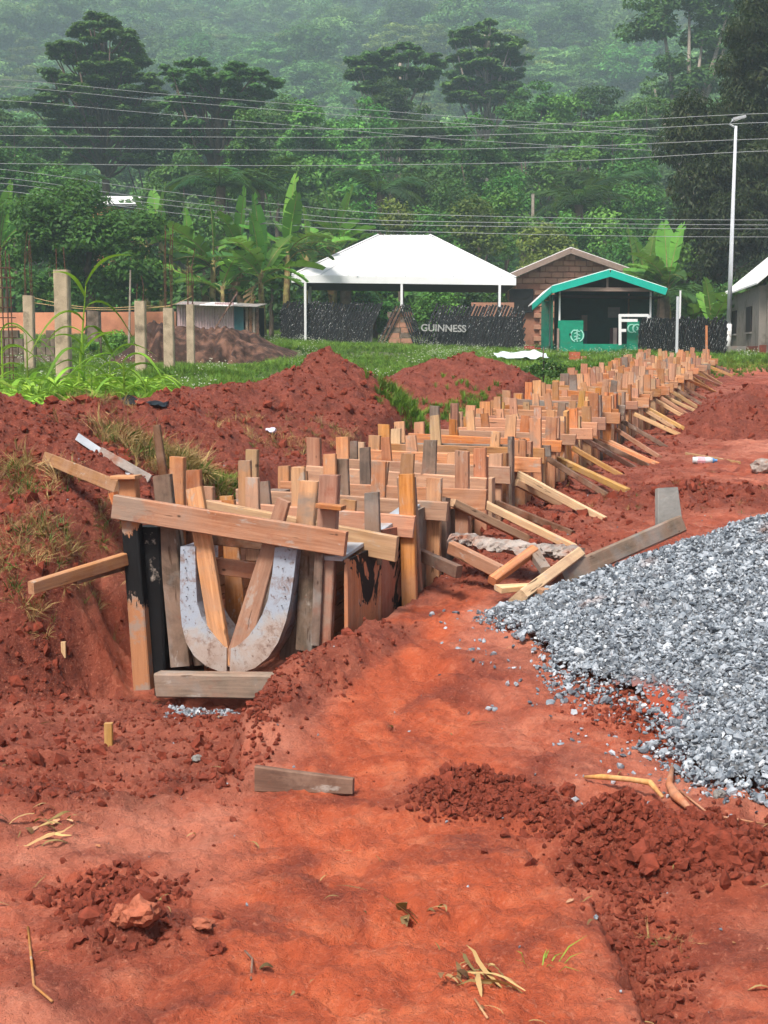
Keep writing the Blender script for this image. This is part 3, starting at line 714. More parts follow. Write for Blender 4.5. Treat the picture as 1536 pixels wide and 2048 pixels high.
fb('top_block', 228, 954, 277, 954, .018, .09, WOODO, .02, 1, (0, 0, 1))
fb('side_stub', 226, 985, 245, 1040, .03, .06, WOODO, .06)
fb('spreader', 320, 1372, 590, 1385, .03, .05, WOODD, -.02, 1, (0, 0, 1))
board('sill_board', cross(318, 1368, -.10), cross(600, 1372, -.14), .125, .09, WOODG, DR, (0, 0, 1))
board('stake', DP(1.25, .03, zt - .85), DP(1.0, .02, zt + .33), .10, .045, WOODP, DR, RR)
# tall extra stakes seen above the first frames
for px, py0, py1, s, w_, mt in ((388, 1080, 940, .40, .095, WOODO), (490, 1060, 921, .9, .085, WOOD), (505, 1060, 955, .55, .085, WOOD), (597, 1040, 935, .95, .09, WOOD), (660, 1050, 908, 1.55, .09, WOOD), (685, 1010, 918, 1.6, .085, WOODG), (730, 990, 895, 2.2, .08, WOODG), (744, 1070, 985, .55, .09, WOODG)):
    board('inner_stake', cross(px + 3, py0 + 60, s), cross(px, py1, s), w_, .035, mt, DR, RR, .85)
# the two curved halves of the steel-clad mould
def mould(outer, inner, s0, depth):
    part = MB(); n_ = len(outer)
    f = [cross(*q, s0) for q in outer] ; g = [cross(*q, s0) for q in inner]
    bk = [p + U * depth for p in f]; gb = [p + U * depth for p in g]
    V = f + g + bk + gb
    Fc = []
    for i in range(n_ - 1):
        Fc += [(i, i + 1, n_ + i + 1, n_ + i), (2 * n_ + i, 2 * n_ + i + 1, i + 1, i), (3 * n_ + i + 1, 3 * n_ + i, n_ + i, n_ + i + 1), (2 * n_ + i + 1, 2 * n_ + i, 3 * n_ + i, 3 * n_ + i + 1)]
    for e in (0, n_ - 1): Fc.append((e, n_ + e, 3 * n_ + e, 2 * n_ + e))
    part.add(V, Fc)
    return part.build('curved_mould', MOULD, DR)
def mouldmat():
    m, n, b, o = nmat('muddy_sheet_steel'); t = NT(n); v = t.coord('Object'); no = t.noise(v, 5, 6, .6, .5)
    sx = t.new('ShaderNodeSeparateXYZ'); t.link(v, sx.inputs[0])
    low = t.math('SUBTRACT', .82, t.math('MULTIPLY', sx.outputs[2], .95))
    f = t.math('ADD', low, t.math('MULTIPLY', t.math('SUBTRACT', no, .5), .9))
    cc = t.ramp(f, [(.30, (.36, .40, .47)), (.36, (.40, .40, .41)), (.45, (.42, .34, .30)), (.62, (.34, .23, .18))])
    st = t.noise(v, 14, 6, .75, .6); cc = t.mix(t.ramp(st, [(.50, g3(0)), (.62, g3(.8))]), cc, (.22, .13, .095)); cc = t.mix(t.ramp(t.noise(v, 45, 4, .7), [(.60, g3(0)), (.66, g3(.7))]), cc, (.12, .055, .035))
    t.link(cc, b.inputs['Base Color']); b.inputs['Roughness'].default_value = .5; b.inputs['Specular IOR Level'].default_value = .45
    t.bump(t.noise(v, 9, 5), .4, .012, b); return m
MOULD = mouldmat()
mould([(361, 1093), (360, 1150), (360, 1210), (364, 1252), (372, 1285), (388, 1312), (412, 1332), (436, 1342), (453, 1343)],
      [(390, 1093), (391, 1150), (394, 1205), (403, 1235), (415, 1255), (428, 1272), (440, 1286), (448, 1294), (453, 1296)], .03, .30)
mould([(594, 1097), (588, 1150), (580, 1205), (571, 1245), (556, 1285), (536, 1315), (510, 1336), (482, 1346), (459, 1345)],
      [(550, 1095), (544, 1150), (536, 1198), (524, 1230), (511, 1253), (497, 1272), (482, 1286), (470, 1294), (462, 1297)], .03, .30)
nl = MB()
for q in range(14):
    side = q % 2; t_ = (q // 2) / 7
    px = (366 + 12 * t_ if not side else 572 - 12 * t_) + r_.uniform(-4, 12); py = 1100 + 130 * t_
    c = cross(px, py, .025); nl.tube([c, c - U * .006], .003, 6)
nl.build('nail_heads', NAIL, DR)
# braces from the wall to the ground, nailed at the top
BR = [((905, 1005), (1050, 1078), .05, WOODY), ((946, 997), (1135, 1090), .05, WOODY), ((993, 1006), (1135, 1065), .04, WOODD), ((1037, 950), (1200, 1037), .06, WOODY), ((1032, 965), (1110, 1010), .05, WOODY),
      ((1097, 918), (1216, 995), .045, WOODD), ((1118, 919), (1250, 981), .05, WOODY), ((1145, 896), (1278, 972), .045, WOODY), ((1168, 878), (1265, 934), .045, WOODD), ((1186, 880), (1290, 930), .035, WOODD),
      ((1200, 882), (1310, 928), .035, WOOD), ((1216, 882), (1308, 928), .045, WOOD), ((1234, 860), (1316, 913), .04, WOODO), ((1246, 843), (1330, 893), .04, WOODD), ((1268, 828), (1352, 871), .05, WOODY), ((1287, 818), (1350, 858), .045, WOODY),
      ((1296, 817), (1362, 856), .045, WOODY), ((1308, 799), (1389, 846), .05, WOODY), ((1322, 795), (1392, 840), .035, WOODO), ((1328, 793), (1395, 824), .045, WOODY), ((1337, 780), (1404, 820), .05, WOODY), ((1350, 777), (1410, 812), .035, WOODD),
      ((1368, 775), (1425, 806), .03, WOODD), ((1372, 758), (1430, 785), .035, WOOD), ((1380, 752), (1428, 784), .035, WOODY), ((1388, 750), (1440, 772), .035, WOOD), ((1395, 744), (1434, 773), .035, WOODY), ((1399, 742), (1441, 768), .035, WOODY), ((1412, 731), (1460, 750), .05, WOODY), ((1418, 726), (1455, 742), .04, WOODD)]
for (x0, y0), (x1, y1), w_, mt in BR:
    d = Vector(raydir(x0, y0)); o = Vector((0, 0, EYE)); p0 = DP(0, .05, 0)
    top = o + d * ((p0 - o).dot(RR) / d.dot(RR)); foot = G(x1, y1, 6)
    if foot.y > top.y + 2.2 or foot.y < top.y - 1.6:
        foot = P(x1, y1, top.y - .15)
    board('brace', foot + (foot - top).normalized() * .05, top, w_, .045 if w_ < .055 else .03, mt, DR, (0, 0, 1) if w_ >= .05 else U)
b_ = board('brace', cross(62, 1176, -.55), cross(250, 1118, .02), .065, .045, WOODO, DR, (0, 0, 1))
board('brace', cross(150, 1160, -.30), cross(250, 1132, .05), .04, .03, WOODD, DR, (0, 0, 1))

# ------------------------------------------------------------------ loose timber and site litter
def loose(name, p0, p1, w, t, mat, label, cat, group=None, wd=(0, 0, 1), taper=1.0):
    o = board(name, p0, p1, w, t, mat, None, wd, taper); return tag(o, label, cat, group)
def Q(px, py, D): return P(px, py, D)
g_ = 'loose boards lying about the drain'
loose('loose_board', G(92, 925) + Vector((0, 0, .02)), cross(238, 975, .35), .075, .04, WOODO, 'orange board sliding down the left soil bank towards the first frame', 'board', g_, (.3, .2, 1))
loose('steel_strip', G(155, 888) + Vector((0, 0, .03)), G(262, 952) + Vector((0, 0, .02)), .05, .012, STEEL, 'bent cement-splashed metal strip on the soil behind the first posts', 'strip', None, (.3, .3, 1))
loose('crusted_board', G(200, 912) + Vector((0, 0, .03)), G(300, 976) + Vector((0, 0, .02)), .06, .03, MORTAR, 'pale mortar-crusted board beside the bent metal strip', 'board', g_, (.3, .3, 1))
loose('rough_pole', G(330, 965, 8.5) + Vector((0, 0, -.05)), P(313, 850, G(330, 965, 8.5).y), .06, .05, WOODD, 'rough round-edged stake standing upright behind the grey front board', 'stake', None, (1, 0, 0), .8)
foot = G(510, 1600)
loose('loose_board', G(512, 1582) + Vector((0, 0, .04)), G(707, 1590) + Vector((0, 0, .03)), .095, .05, WOODD, 'short dark wet board lying alone on the path in the foreground', 'board', g_, (0, .15, 1), .62)
loose('survey_peg', G(218, 1495) + Vector((0, 0, -.05)), G(218, 1495) + Vector((0, 0, .095)), .036, .03, WOODY, 'weathered yellow peg standing in the pit floor at left', 'peg', None, (1, 0, 0))
loose('survey_peg', G(128, 1330) + Vector((0, 0, -.03)), G(128, 1330) + Vector((0, 0, .055)), .025, .02, WOODY, 'tiny wooden peg in the shaded cut face of the left bank', 'peg', None, (1, 0, 0))
loose('loose_board', P(838, 1108, 8.45), P(918, 1144, 8.15), .07, .04, WOODD, 'dark clay-caked board jammed against the wall by the second frame', 'board', g_, (0, 0, 1))
loose('loose_board', P(902, 1095, 8.55), P(1003, 1145, 8.25), .075, .05, WOOD, 'pale board pitched down to the right in front of the mortar-crusted plank', 'board', g_, (0, 0, 1))
loose('loose_board', P(984, 1162, 7.95), P(1068, 1100, 8.25), .05, .05, WOODO, 'reddish batten crossing the end of the pale pitched board', 'board', g_, (.5, 0, 1))
loose('loose_board', P(1036, 1198, 7.7), P(1152, 1112, 8.3), .115, .06, WOODY, 'widest fresh yellow board resting on the long grey beam near the gravel', 'board', g_, (.8, -.4, .8))
loose('loose_board', P(996, 1178, 7.85), P(1075, 1172, 7.95), .08, .03, WOODY, 'thin pale offcut lying flat under the widest yellow board', 'board', g_, (.1, 1, .1), .4)
loose('loose_board', P(1078, 1190, 7.75), P(1130, 1178, 7.9), .06, .05, WOODO, 'small orange block half buried at the gravel edge', 'offcut', g_, (0, 0, 1))
loose('loose_board', P(1092, 1142, 8.05), P(1062, 1098, 8.3), .055, .05, WOODG, 'stubby dark grey offcut propped beside the reddish batten', 'offcut', g_, (1, 0, 0))
def crusted(name, pts, rad, mat, label, cat):
    mb = MB(); k = 60; m_ = 16; V = []
    pts = [Vector(p) for p in pts]
    for i in range(k):
        t = i / (k - 1) * (len(pts) - 1); a = min(int(t), len(pts) - 2); p = pts[a].lerp(pts[a + 1], t - a)
        dr = (pts[-1] - pts[0]).normalized(); sd = dr.cross(Vector((0, 0, 1))).normalized(); up = sd.cross(dr)
        for q in range(m_):
            an = q / m_ * 2 * math.pi
            rr = 1 + .55 * mnoise.noise(Vector((t * 4.1, math.cos(an) * 1.8, math.sin(an) * 1.8 + 5))) + .5 * mnoise.noise(Vector((t * 15, math.cos(an) * 5, math.sin(an) * 5)))
            V.append(p + (sd * math.cos(an) * rad[0] + up * math.sin(an) * rad[1]) * rr)
    Fc = [(i * m_ + q, i * m_ + (q + 1) % m_, (i + 1) * m_ + (q + 1) % m_, (i + 1) * m_ + q) for i in range(k - 1) for q in range(m_)] + [tuple(range(m_))[::-1], tuple((k - 1) * m_ + q for q in range(m_))]
    mb.add(V, Fc); return tag(mb.build(name, mat, None, False, origin=pts[0]), label, cat)
crusted('mortar_ridge', [P(908, 1078, 8.75), P(960, 1085, 8.7), P(1060, 1100, 8.5), P(1155, 1108, 8.4)], (.10, .035), MORTAR, 'lumpy strip of hardened mortar on a plank along the foot of the braces', 'mortar')
beam = empty('grey_beam', P(1120, 1150, 8.2), 'long grey clay-stained beam half buried by the gravel with an upright slab at its end', 'beam')
board('beam_body', P(1110, 1158, 8.1), P(1352, 1052, 9.15), .105, .12, WOODG, beam, (0, .5, .8))
board('upright_slab', P(1338, 1050, 9.2), P(1333, 976, 9.25), .17, .05, CONCG, beam, (1, .25, 0), .82)
bot = empty('plastic_bottle', G(1385, 927), 'crushed clear plastic bottle with a pinkish label on the red track', 'bottle')
q0 = G(1385, 928) + Vector((0, 0, .035)); mb = MB(); dv = Vector((.98, -.15, 0))
mb.tube([q0, q0 + dv * .05, q0 + dv * .10, q0 + dv * .15, q0 + dv * .19], [.033, .035, .031, .035, .03], 10); mb.build('bottle_body', simple('clear_plastic', (.55, .60, .62), .2, .1, 5, spec=.6), bot, True)
mb = MB(); mb.tube([q0 + dv * .045, q0 + dv * .12], .0375, 10); mb.build('bottle_label', simple('pink_label', (.62, .35, .40), .5, .3, 30), bot)
mb = MB(); mb.tube([q0 + dv * .19, q0 + dv * .215, q0 + dv * .235], [.03, .014, .014], 10); mb.build('bottle_cap', simple('blue_cap', (.1, .25, .5)), bot)
c = G(1530, 945); tag(obj('concrete_lump', rockmesh('concrete_lump', MORTAR, 77, 3, .7, .3), None, Matrix.Translation(c + Vector((0, 0, .05))) @ Matrix.Scale(.24, 4)), 'pale lump of broken concrete at the right edge of the track', 'rubble')
loose('thin_pole', G(1372, 912) + Vector((0, 0, .02)), G(1480, 930) + Vector((0, 0, .02)), .025, .022, WOODY, 'thin pale pole lying on the track behind the plastic bottle', 'pole', None, (0, 0, 1))
def root(pts, rad, label, mat=WOODY, name='dug_up_root', cat='root'):
    mb = MB(); mb.tube(pts, rad, 8); return tag(mb.build(name, mat, None, True, origin=pts[0]), label, cat)
z3 = lambda p, h: p + Vector((0, 0, h))
root([z3(G(1170, 1568), .01), z3(G(1205, 1575), .03), z3(G(1260, 1588), .045), z3(G(1300, 1600), .05), z3(G(1325, 1612), .03)], [.006, .011, .010, .012, .006], 'orange-peeled root sticking out on top of the dug soil pile', WOODY)
root([z3(G(1345, 1545), .02), z3(G(1338, 1580), .015), z3(G(1350, 1605), .02), z3(G(1378, 1625), .015)], [.008, .014, .02, .01], 'forked pale splinter standing behind the peeled root', WOOD)
root([z3(G(1360, 1590), .01), z3(G(1420, 1635), .008), z3(G(1480, 1650), .012), z3(G(1535, 1655), .008)], .004, 'long thin twig curving to the right edge of the picture', WOOD, 'twig', 'twig')
root([z3(G(56, 1860), .004), z3(G(62, 1920), .006), z3(G(68, 1980), .004), z3(G(105, 2012), .004)], .0035, 'thin pale string-like root at the lower left of the path', WOOD, 'twig', 'twig')
root([z3(G(490, 1905), .004), z3(G(505, 1935), .006), z3(G(502, 1962), .004)], .003, 'short curved red-brown rootlet near the bottom centre', WOODD, 'twig', 'twig')
root([z3(G(975, 2040), .004), z3(G(950, 2010), .004)], .003, 'short pale twig near the bottom edge', WOODY, 'twig', 'twig')
# stray debris: chips, straw and dry leaves (uncountable)
def flat_leaf(name, mat, L, w, curl, seed):
    r = random.Random(seed); mb = MB(); k = 6; V = []
    for i in range(k):
        t = i / (k - 1); ww = w * math.sin(math.pi * (t * .9 + .05)); x_ = L * (t - .5); z_ = curl * math.sin(t * 3) ; y_ = .3 * L * (t - .5) ** 2 * r.uniform(-2, 2)
        V += [(x_, y_ - ww, z_), (x_, y_ + ww, z_ + w * .3)]
    mb.add(V, [(2 * i, 2 * i + 2, 2 * i + 3, 2 * i + 1) for i in range(k - 1)])
    return mesh_np(name, mb.V, mb.F, mat)
lib('litter', [flat_leaf('dry_leaf', LF_STRAW, .05 + .02 * i, .003 + .0015 * (i % 3), .012, i) for i in range(5)] + [flat_leaf('chip', WOOD, .03, .006, .002, 9), flat_leaf('dead_leaf', LF_DEAD, .045, .010, .015, 11)])
n = 260; yy = 3.3 * (18 / 3.3) ** rng.random(n); xx = rng.uniform(-1, 1, n) * (yy * .3 + .2)
rt = np.stack([rng.normal(0, .25, n), rng.normal(0, .25, n), rng.uniform(0, 6.28, n)], 1)
t_, _, _, gr = terrain(xx, yy); k = gr < .3
scatter('dry_litter', np.stack([xx, yy, t_ + .006], 1)[k], rt[k], rng.uniform(.3, .95, n)[k], 'litter')
def strawpile(name, px, py, rx, ry, n, label, L=1.0, libn='litter'):
    c = G(px, py); x = rng.normal(c.x, rx, n); y = rng.normal(c.y, ry, n); z = terrain(x, y)[0] + rng.uniform(.003, .02, n)
    rt = np.stack([rng.normal(0, .4, n), rng.normal(0, .4, n), rng.uniform(0, 6.28, n)], 1)
    scatter(name, np.stack([x, y, z], 1), rt, rng.uniform(.6, 1.8, n) * L, libn)
strawpile('dry_leaf_litter', 950, 1965, .045, .05, 26, '', 1.0)
strawpile('dry_leaf_litter', 850, 1845, .03, .02, 8, '', 1.0)
strawpile('dry_leaf_litter', 80, 1660, .05, .06, 16, '', 1.1)
strawpile('dry_leaf_litter', 760, 1190, .05, .05, 14, '', .9)
# ------------------------------------------------------------------ buildings, fences, posts
def gz(x, y): return H(x, y)
BLK = simple('laterite_block', (.46, .225, .15), .9, .3, 5, bump=.008, dirt=(.36, .20, .13), dscale=2.5, dlo=.4, dhi=.7)
BLKD = simple('old_grey_block', (.20, .15, .115), .9, .35, 5, bump=.01, dirt=(.09, .065, .045), dscale=4, dlo=.45, dhi=.65)
BROWNW = simple('brown_render', (.36, .16, .10), .9, .25, 3, bump=.004, dirt=(.16, .07, .045), dscale=1.5)
DARKIN = simple('dark_interior', (.012, .012, .012), .9, .3, 3)
GREEN = simple('green_painted_boards', (.006, .26, .155), .55, .15, 6, dirt=(.05, .16, .09), dscale=3, dlo=.55, dhi=.7)
GREENS = simple('darker_green_boards', (.008, .13, .085), .6, .3, 6, dirt=(.06, .09, .06), dscale=3, dlo=.5, dhi=.65)  # darker green for the side boards than on the front
GREENB = simple('bright_green_fascia', (.01, .43, .33), .5, .08, 4)
GREEND = simple('dark_green_wall', (.004, .05, .038), .6, .2, 4)
SYMB = simple('pale_green_lettering_paint', (.35, .72, .60), .6, .1, 8)
FASC = simple('grey_brown_timber_fascia', (.28, .20, .165), .8, .2, 4)
SHEET = simple('worn_pink_sheet', (.46, .33, .33), .6, .18, 3, dirt=(.20, .11, .08), dscale=4, dlo=.58, dhi=.8)
TEAL = simple('teal_door_paint', (.03, .10, .115), .6, .2, 5)
PEACH = simple('peach_render', (.72, .30, .17), .85, .08, 2, dirt=(.55, .22, .13), dscale=1)
GREYW = simple('grey_cement_render', (.23, .205, .18), .9, .15, 2, dirt=(.14, .12, .10), dscale=2)
REDST = simple('red_splashed_plinth', (.20, .05, .032), .9, .3, 3)
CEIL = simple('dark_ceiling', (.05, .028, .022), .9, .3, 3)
def pvc(name):
    m, n, b, o = nmat(name); t = NT(n); v = t.coord('Object', (1, 1, .35), True)
    sp = t.ramp(t.noise(v, 36, 3, .6), [(.62, g3(0)), (.66, g3(.8))])
    cc = t.mix(sp, (.010, .010, .012), (.60, .60, .60)); t.link(cc, b.inputs['Base Color']); b.inputs['Roughness'].default_value = .45; b.inputs['Specular IOR Level'].default_value = .4
    return m
SLAT = pvc('speckled_black_slat')
BACK = simple('dusty_grey_backing', (.10, .098, .095), .8, .35, 8)
def slatfence(name, pxa, pxb, ytop_a, ytop_b, Da, Db, lean, step, wslat, label, gap=None, hgt=1.45):
    A = Vector((X(pxa, Da), Da, 0)); B = Vector((X(pxb, Db), Db, 0)); L = (B - A).length; d = (B - A).normalized()
    ea = Vector((A.x, A.y, gz(A.x, A.y) - .1)); f = empty(name, ea, label, 'fence', 'fences of slanted black slats')
    n = int(L / step)
    for i in range(-int(lean / step) - 1, n + 1):
        t0 = i * step; t1 = t0 + lean
        pb = A + d * max(t0, 0.0); pt = A + d * min(t1, L)
        D = pb.y; ztop = Zp(ytop_a + (ytop_b - ytop_a) * (pt - A).length / L, pt.y) + random.uniform(-.05, .05)
        f0 = 0 if t0 >= 0 else -t0 / lean; f1 = 1 if t1 <= L else (L - t0) / lean
        zb = gz(pb.x, pb.y) - .1; z0 = zb + (ztop - zb) * f0; z1 = zb + (ztop - zb) * f1
        if f1 - f0 < .2: continue
        if gap and gap[0] - lean * .75 < t0 < gap[1] - lean * .35: 
            continue
        off = Vector((0, -.03 * (i % 2), 0))
        board('slat', Vector((pb.x, pb.y, z0)) + off, Vector((pt.x, pt.y, z1)) + off, wslat, .02, SLAT, f, d)
    return f, A, B, d, L
f1, A1, B1, d1, L1 = slatfence('slat_fence', 562, 1048, 603, 613, 53.5, 52.5, .72, .108, .078, 'long black white-speckled fence of slanted slats in front of the white canopy', gap=(3.55, 5.1))
for g0, g1 in ((.05, 3.3), (5.55, L1 - .05)):
    c0 = A1 + d1 * g0; c1 = A1 + d1 * g1; zb = gz(c0.x, c0.y) - .1
    board('backing_sheet', Vector((c0.x, c0.y + .06, zb + .66)), Vector((c1.x, c1.y + .06, gz(c1.x, c1.y) + .58)), 1.3, .02, BACK, f1, (0, 0, 1))
for k in range(5):   # slats leaning the other way beside the pier
    t0 = 4.86 + k * .085; pb = A1 + d1 * t0; pt = A1 + d1 * (t0 - .62)
    board('slat', Vector((pb.x, pb.y - .05, gz(pb.x, pb.y) - .1)), Vector((pt.x, pt.y - .05, Zp(609, pt.y))), .05, .02, SLAT, f1, d1)
for k in range(5):
    t0 = 3.35 + k * .07; pb = A1 + d1 * t0; pt = A1 + d1 * (t0 + .75)
    board('slat', Vector((pb.x, pb.y - .05, gz(pb.x, pb.y) - .1)), Vector((pt.x, pt.y - .05, Zp(612, pt.y))), .04, .02, (SLAT, WOODD)[k % 2], f1, d1)
def textobj(name, s, size, mat, M, parent, depth=.01, offset=0.0):
    cu = bpy.data.curves.new(name, 'FONT'); cu.body = s; cu.size = size; cu.extrude = depth; cu.align_x = 'CENTER'; cu.align_y = 'CENTER'; cu.offset = offset; cu.space_character = 1.0
    cu.materials.append(mat); t_ = bpy.data.objects.new('tmp_text', cu); me = bpy.data.meshes.new_from_object(t_); bpy.data.objects.remove(t_); o = bpy.data.objects.new(name, me); return place(o, M, parent)
c = P(887, 657, 52.6); textobj('lettering', 'GUINNESS', .34, simple('faded_white_lettering', (.36, .36, .35), .7, .4, 18), Matrix.Translation(c) @ Matrix.Rotation(R(90), 4, 'X') @ Matrix.Rotation(R(-1.5), 4, 'Z'), f1, .02, .006)
# pier of blocks in the gap
pr0 = A1 + d1 * 4.25; pier = empty('block_pier', (pr0.x, pr0.y + .1, gz(pr0.x, pr0.y)), 'small stained brown block pier in the gap of the long black fence', 'pier')
for r in range(7):
    for k in range(2):
        mb = MB(); mb.box(Vector((pr0.x - .22 + k * .44 + (r % 2) * .04, pr0.y + .12, gz(pr0.x, pr0.y) + .08 + r * .185)), (.42, .2, .172)); mb.build('block', BLK if (r + k) % 3 else BLKD, pier)
f2, A2, B2, d2, L2 = slatfence('slat_fence', 1274, 1449, 634, 637, 47, 43, .62, .100, .070, 'short black white-speckled slat fence between the green kiosk and the lamp post')
c0, c1 = A2, B2
board('backing_sheet', Vector((c0.x, c0.y + .06, gz(c0.x, c0.y) + .42)), Vector((c1.x, c1.y + .06, gz(c1.x, c1.y) + .42)), 1.0, .02, BACK, f2, (0, 0, 1))
# white canopy
cn = empty('canopy', (X(805, 56), 56, gz(X(805, 56), 56)), 'large open canopy with a white hipped roof and thin white posts', 'canopy')
D0, D1 = 53.2, 59.5; ze = Zp(550, D0); xl, xr = X(586, D0), X(1028, D0); xlb, xrb = xl + .15, xr + .15; zr_ = Zp(470, 56.3)
E = [Vector((xl, D0, ze)), Vector((xr, D0 - .1, ze - .10)), Vector((xrb, D1, ze - .10)), Vector((xlb, D1, ze))]
Rg = [Vector((X(757, 56.3), 56.3, zr_)), Vector((X(858, 56.3), 56.3, zr_))]
mb = MB()
for q in ([E[0], E[1], Rg[1], Rg[0]], [E[1], E[2], Rg[1]], [E[2], E[3], Rg[0], Rg[1]], [E[3], E[0], Rg[0]]):
    mb.add(q, [tuple(range(len(q)))])
for q in ([E[0], E[1], Rg[1], Rg[0]], [E[1], E[2], Rg[1]], [E[2], E[3], Rg[0], Rg[1]], [E[3], E[0], Rg[0]]):
    mb.add([v - Vector((0, 0, .04)) for v in q], [tuple(range(len(q)))[::-1]])
mb.build('roof', WHITER, cn)
SEAM = simple('roof_seam', (.62, .62, .63), .6, .1)
for a_, b_ in ((E[0], Rg[0]), (E[1], Rg[1]), (Rg[0], Rg[1])): board('seam', a_ + Vector((0, -.02, .02)), b_ + Vector((0, -.02, .02)), .07, .03, SEAM, cn, (1, 0, 0))
for k in range(1, 8):
    t_ = k / 8; a_ = E[0].lerp(E[1], t_); b_ = Rg[0].lerp(Rg[1], t_); board('seam', a_ + Vector((0, -.01, .012)), b_ + Vector((0, -.01, .012)), .035, .015, SEAM, cn, (1, 0, 0))
for a, b in ((0, 1), (1, 2), (2, 3), (3, 0)):
    nrm = Vector((0, 0, 1)).cross(E[b] - E[a]).normalized() * -.03
    board('fascia', E[a] - Vector((0, 0, .13)) - nrm * 0, E[b] - Vector((0, 0, .13)), .27, .04, WHITEP, cn, (0, 0, 1))
mb = MB(); mb.add([v + Vector((0, 0, -.27)) for v in E], [(0, 1, 2, 3)]); mb.add([v + Vector((0, 0, -.24)) for v in E], [(3, 2, 1, 0)]); mb.build('ceiling', CEIL, cn)
for px, D in ((612, 53.22), (803, 53.18), (997, 53.12), (620, 58.8), (806, 58.8), (995, 58.8), (622, 56.2)):
    x_ = X(px, D); board('post', (x_, D, gz(x_, D)), (x_, D, ze - .25), .085, .085, WHITEP if D < 57 else GALV, cn)
for k in range(4):
    px = 715 + k * 96; p = P(px, 552, D0 - .05); mb = MB(); mb.box(p, (.05, .04, .06)); mb.build('bracket', GALV, cn)
# brick gable house
bh = empty('brick_house', (X(1150, 62), 62, gz(X(1150, 62), 62)), 'unplastered brown block house with a low gable behind the green kiosk', 'house')
D = 62.0; xl, xr = X(1030, D), X(1284, D); zb = gz(X(1150, D), D) - .2; zw = Zp(556, D); za = Zp(506, D); xa = X(1134, D)
mb = MB(); pts = [(xl, zb), (xr, zb), (xr, zw), (xa, za), (xl, zw)]
V_ = [Vector((x_, D + .05, z_)) for x_, z_ in pts] + [Vector((x_ + .3, D + 9, z_)) for x_, z_ in pts]
mb.add(V_, [(0, 1, 2, 3, 4), (9, 8, 7, 6, 5)] + [(i, i + 5, (i + 1) % 5 + 5, (i + 1) % 5) for i in range(5)]); mb.build('wall', BROWNW, bh)
bw, bhh = .475, .235; r = 0; z_ = zb; cnt = 0
bvar = [board_mesh(bw - .03, bhh - .03, .08) for _ in range(1)]
bmesh0 = [mesh_np('brick', *board_mesh(bw - .035, bhh - .035, .09, 1, 0, .012), BLK) for _ in range(5)]
while z_ < za:
    x_ = xl + (r % 2) * bw * .5 - bw * .5; zc = z_ + bhh / 2
    while x_ < xr:
        frac = (zc + .1 - zw) / (za - zw)
        lo = xl if frac < 0 else xl + (xa - xl) * frac; hi = xr if frac < 0 else xr + (xa - xr) * frac
        px = 768 + (x_ + bw / 2) / D * F; py = 705 - (zc - EYE) / D * F
        vis = not (612 < py and px < 1048) and not (1017 < px < 1066 and 575 < py) 
        xa_, xb_ = max(x_ + .02, lo + .02), min(x_ + bw - .015, hi - .02)
        if xb_ - xa_ > .10 and vis and py < 700 and cnt < 290 and (py < 640 or px < 1100):
            M = Matrix.Translation((xa_, D + random.uniform(-.008, .012), zc)) @ Matrix(((0, 0, 1, 0), (0, 1, 0, 0), (-1, 0, 0, 0), (0, 0, 0, 1))) @ Matrix.Diagonal((1, 1, (xb_ - xa_) / (bw - .035), 1))
            obj('brick', bmesh0[cnt % 5], bh, M); cnt += 1
        x_ += bw
    z_ += bhh; r += 1
wo = MB(); wx0, wx1 = X(1016, D), X(1063, D); wo.box(Vector(((wx0 + wx1) / 2, D - .06, (Zp(578, D) + Zp(625, D)) / 2)), (wx1 - wx0, .1, Zp(578, D) - Zp(625, D))); wo.build('window', DARKIN, bh)
rl = Vector((X(1008, D) , D - .5, Zp(553, D))); rp = Vector((xa, D - .5, Zp(498, D))); rr_ = Vector((X(1294, D), D - .5, Zp(555, D))); bk = Vector((.3, 10, 0))
mb = MB()
for a, b in ((rl, rp), (rp, rr_)):
    up = Vector((0, 0, .05)); mb.add([a, b, b + bk, a + bk, a + up, b + up, b + up + bk, a + up + bk], [(3, 2, 1, 0), (4, 5, 6, 7), (0, 1, 5, 4), (2, 3, 7, 6), (1, 2, 6, 5), (3, 0, 4, 7)])
mb.build('roof', WHITER, bh)
for a, b in ((rl, rp), (rp, rr_)): board('fascia', a - Vector((0, .03, .10)), b - Vector((0, .03, .10)), .22, .05, FASC, bh, (0, 0, 1))
# side extension seen left of the window, behind the fence
mb = MB(); mb.box(Vector((X(985, 61), 61.5, gz(X(985, 61), 61) + .9)), (X(1030, 61) - X(945, 61), .2, 1.9)); mb.build('side_wall', BLK, bh)
# green kiosk
KD = 48.0; kz = Zp(692, KD); k_ = empty('green_kiosk', (X(1205, KD), KD, gz(X(1205, KD), KD)), 'small open-fronted green kiosk with a bright green gable trim and white symbols', 'kiosk')
kxl, kxr = X(1104, KD), X(1316, KD); kdep = 5.0; sh = Vector((.35, kdep, 0)); gzk = min(gz(kxl, KD), gz(kxr, KD)) - .3
def kbox(name, x0, x1, z0, z1, y, th, mat): mb = MB(); mb.box(Vector(((x0 + x1) / 2, y, (z0 + z1) / 2)), (x1 - x0, th, z1 - z0)); return mb.build(name, mat, k_)
kbox('floor_slab', kxl, kxr, gzk, Zp(692, KD), KD + 2.5, 5, GREEND)
kbox('back_wall', kxl + .3, kxr + .2, kz, Zp(575, KD), KD + 2.4, .1, GREEND)
kbox('front_step', X(1160, KD), X(1255, KD), gzk, Zp(688, KD), KD - .02, .06, GREEN)
pl_ = kbox('front_panel', X(1113, KD), X(1163, KD), gzk, Zp(641, KD), KD - .05, .06, GREEN)
p2_ = kbox('front_panel', X(1250, KD), X(1274, KD), gzk, Zp(642, KD), KD - .06, .06, GREEN)
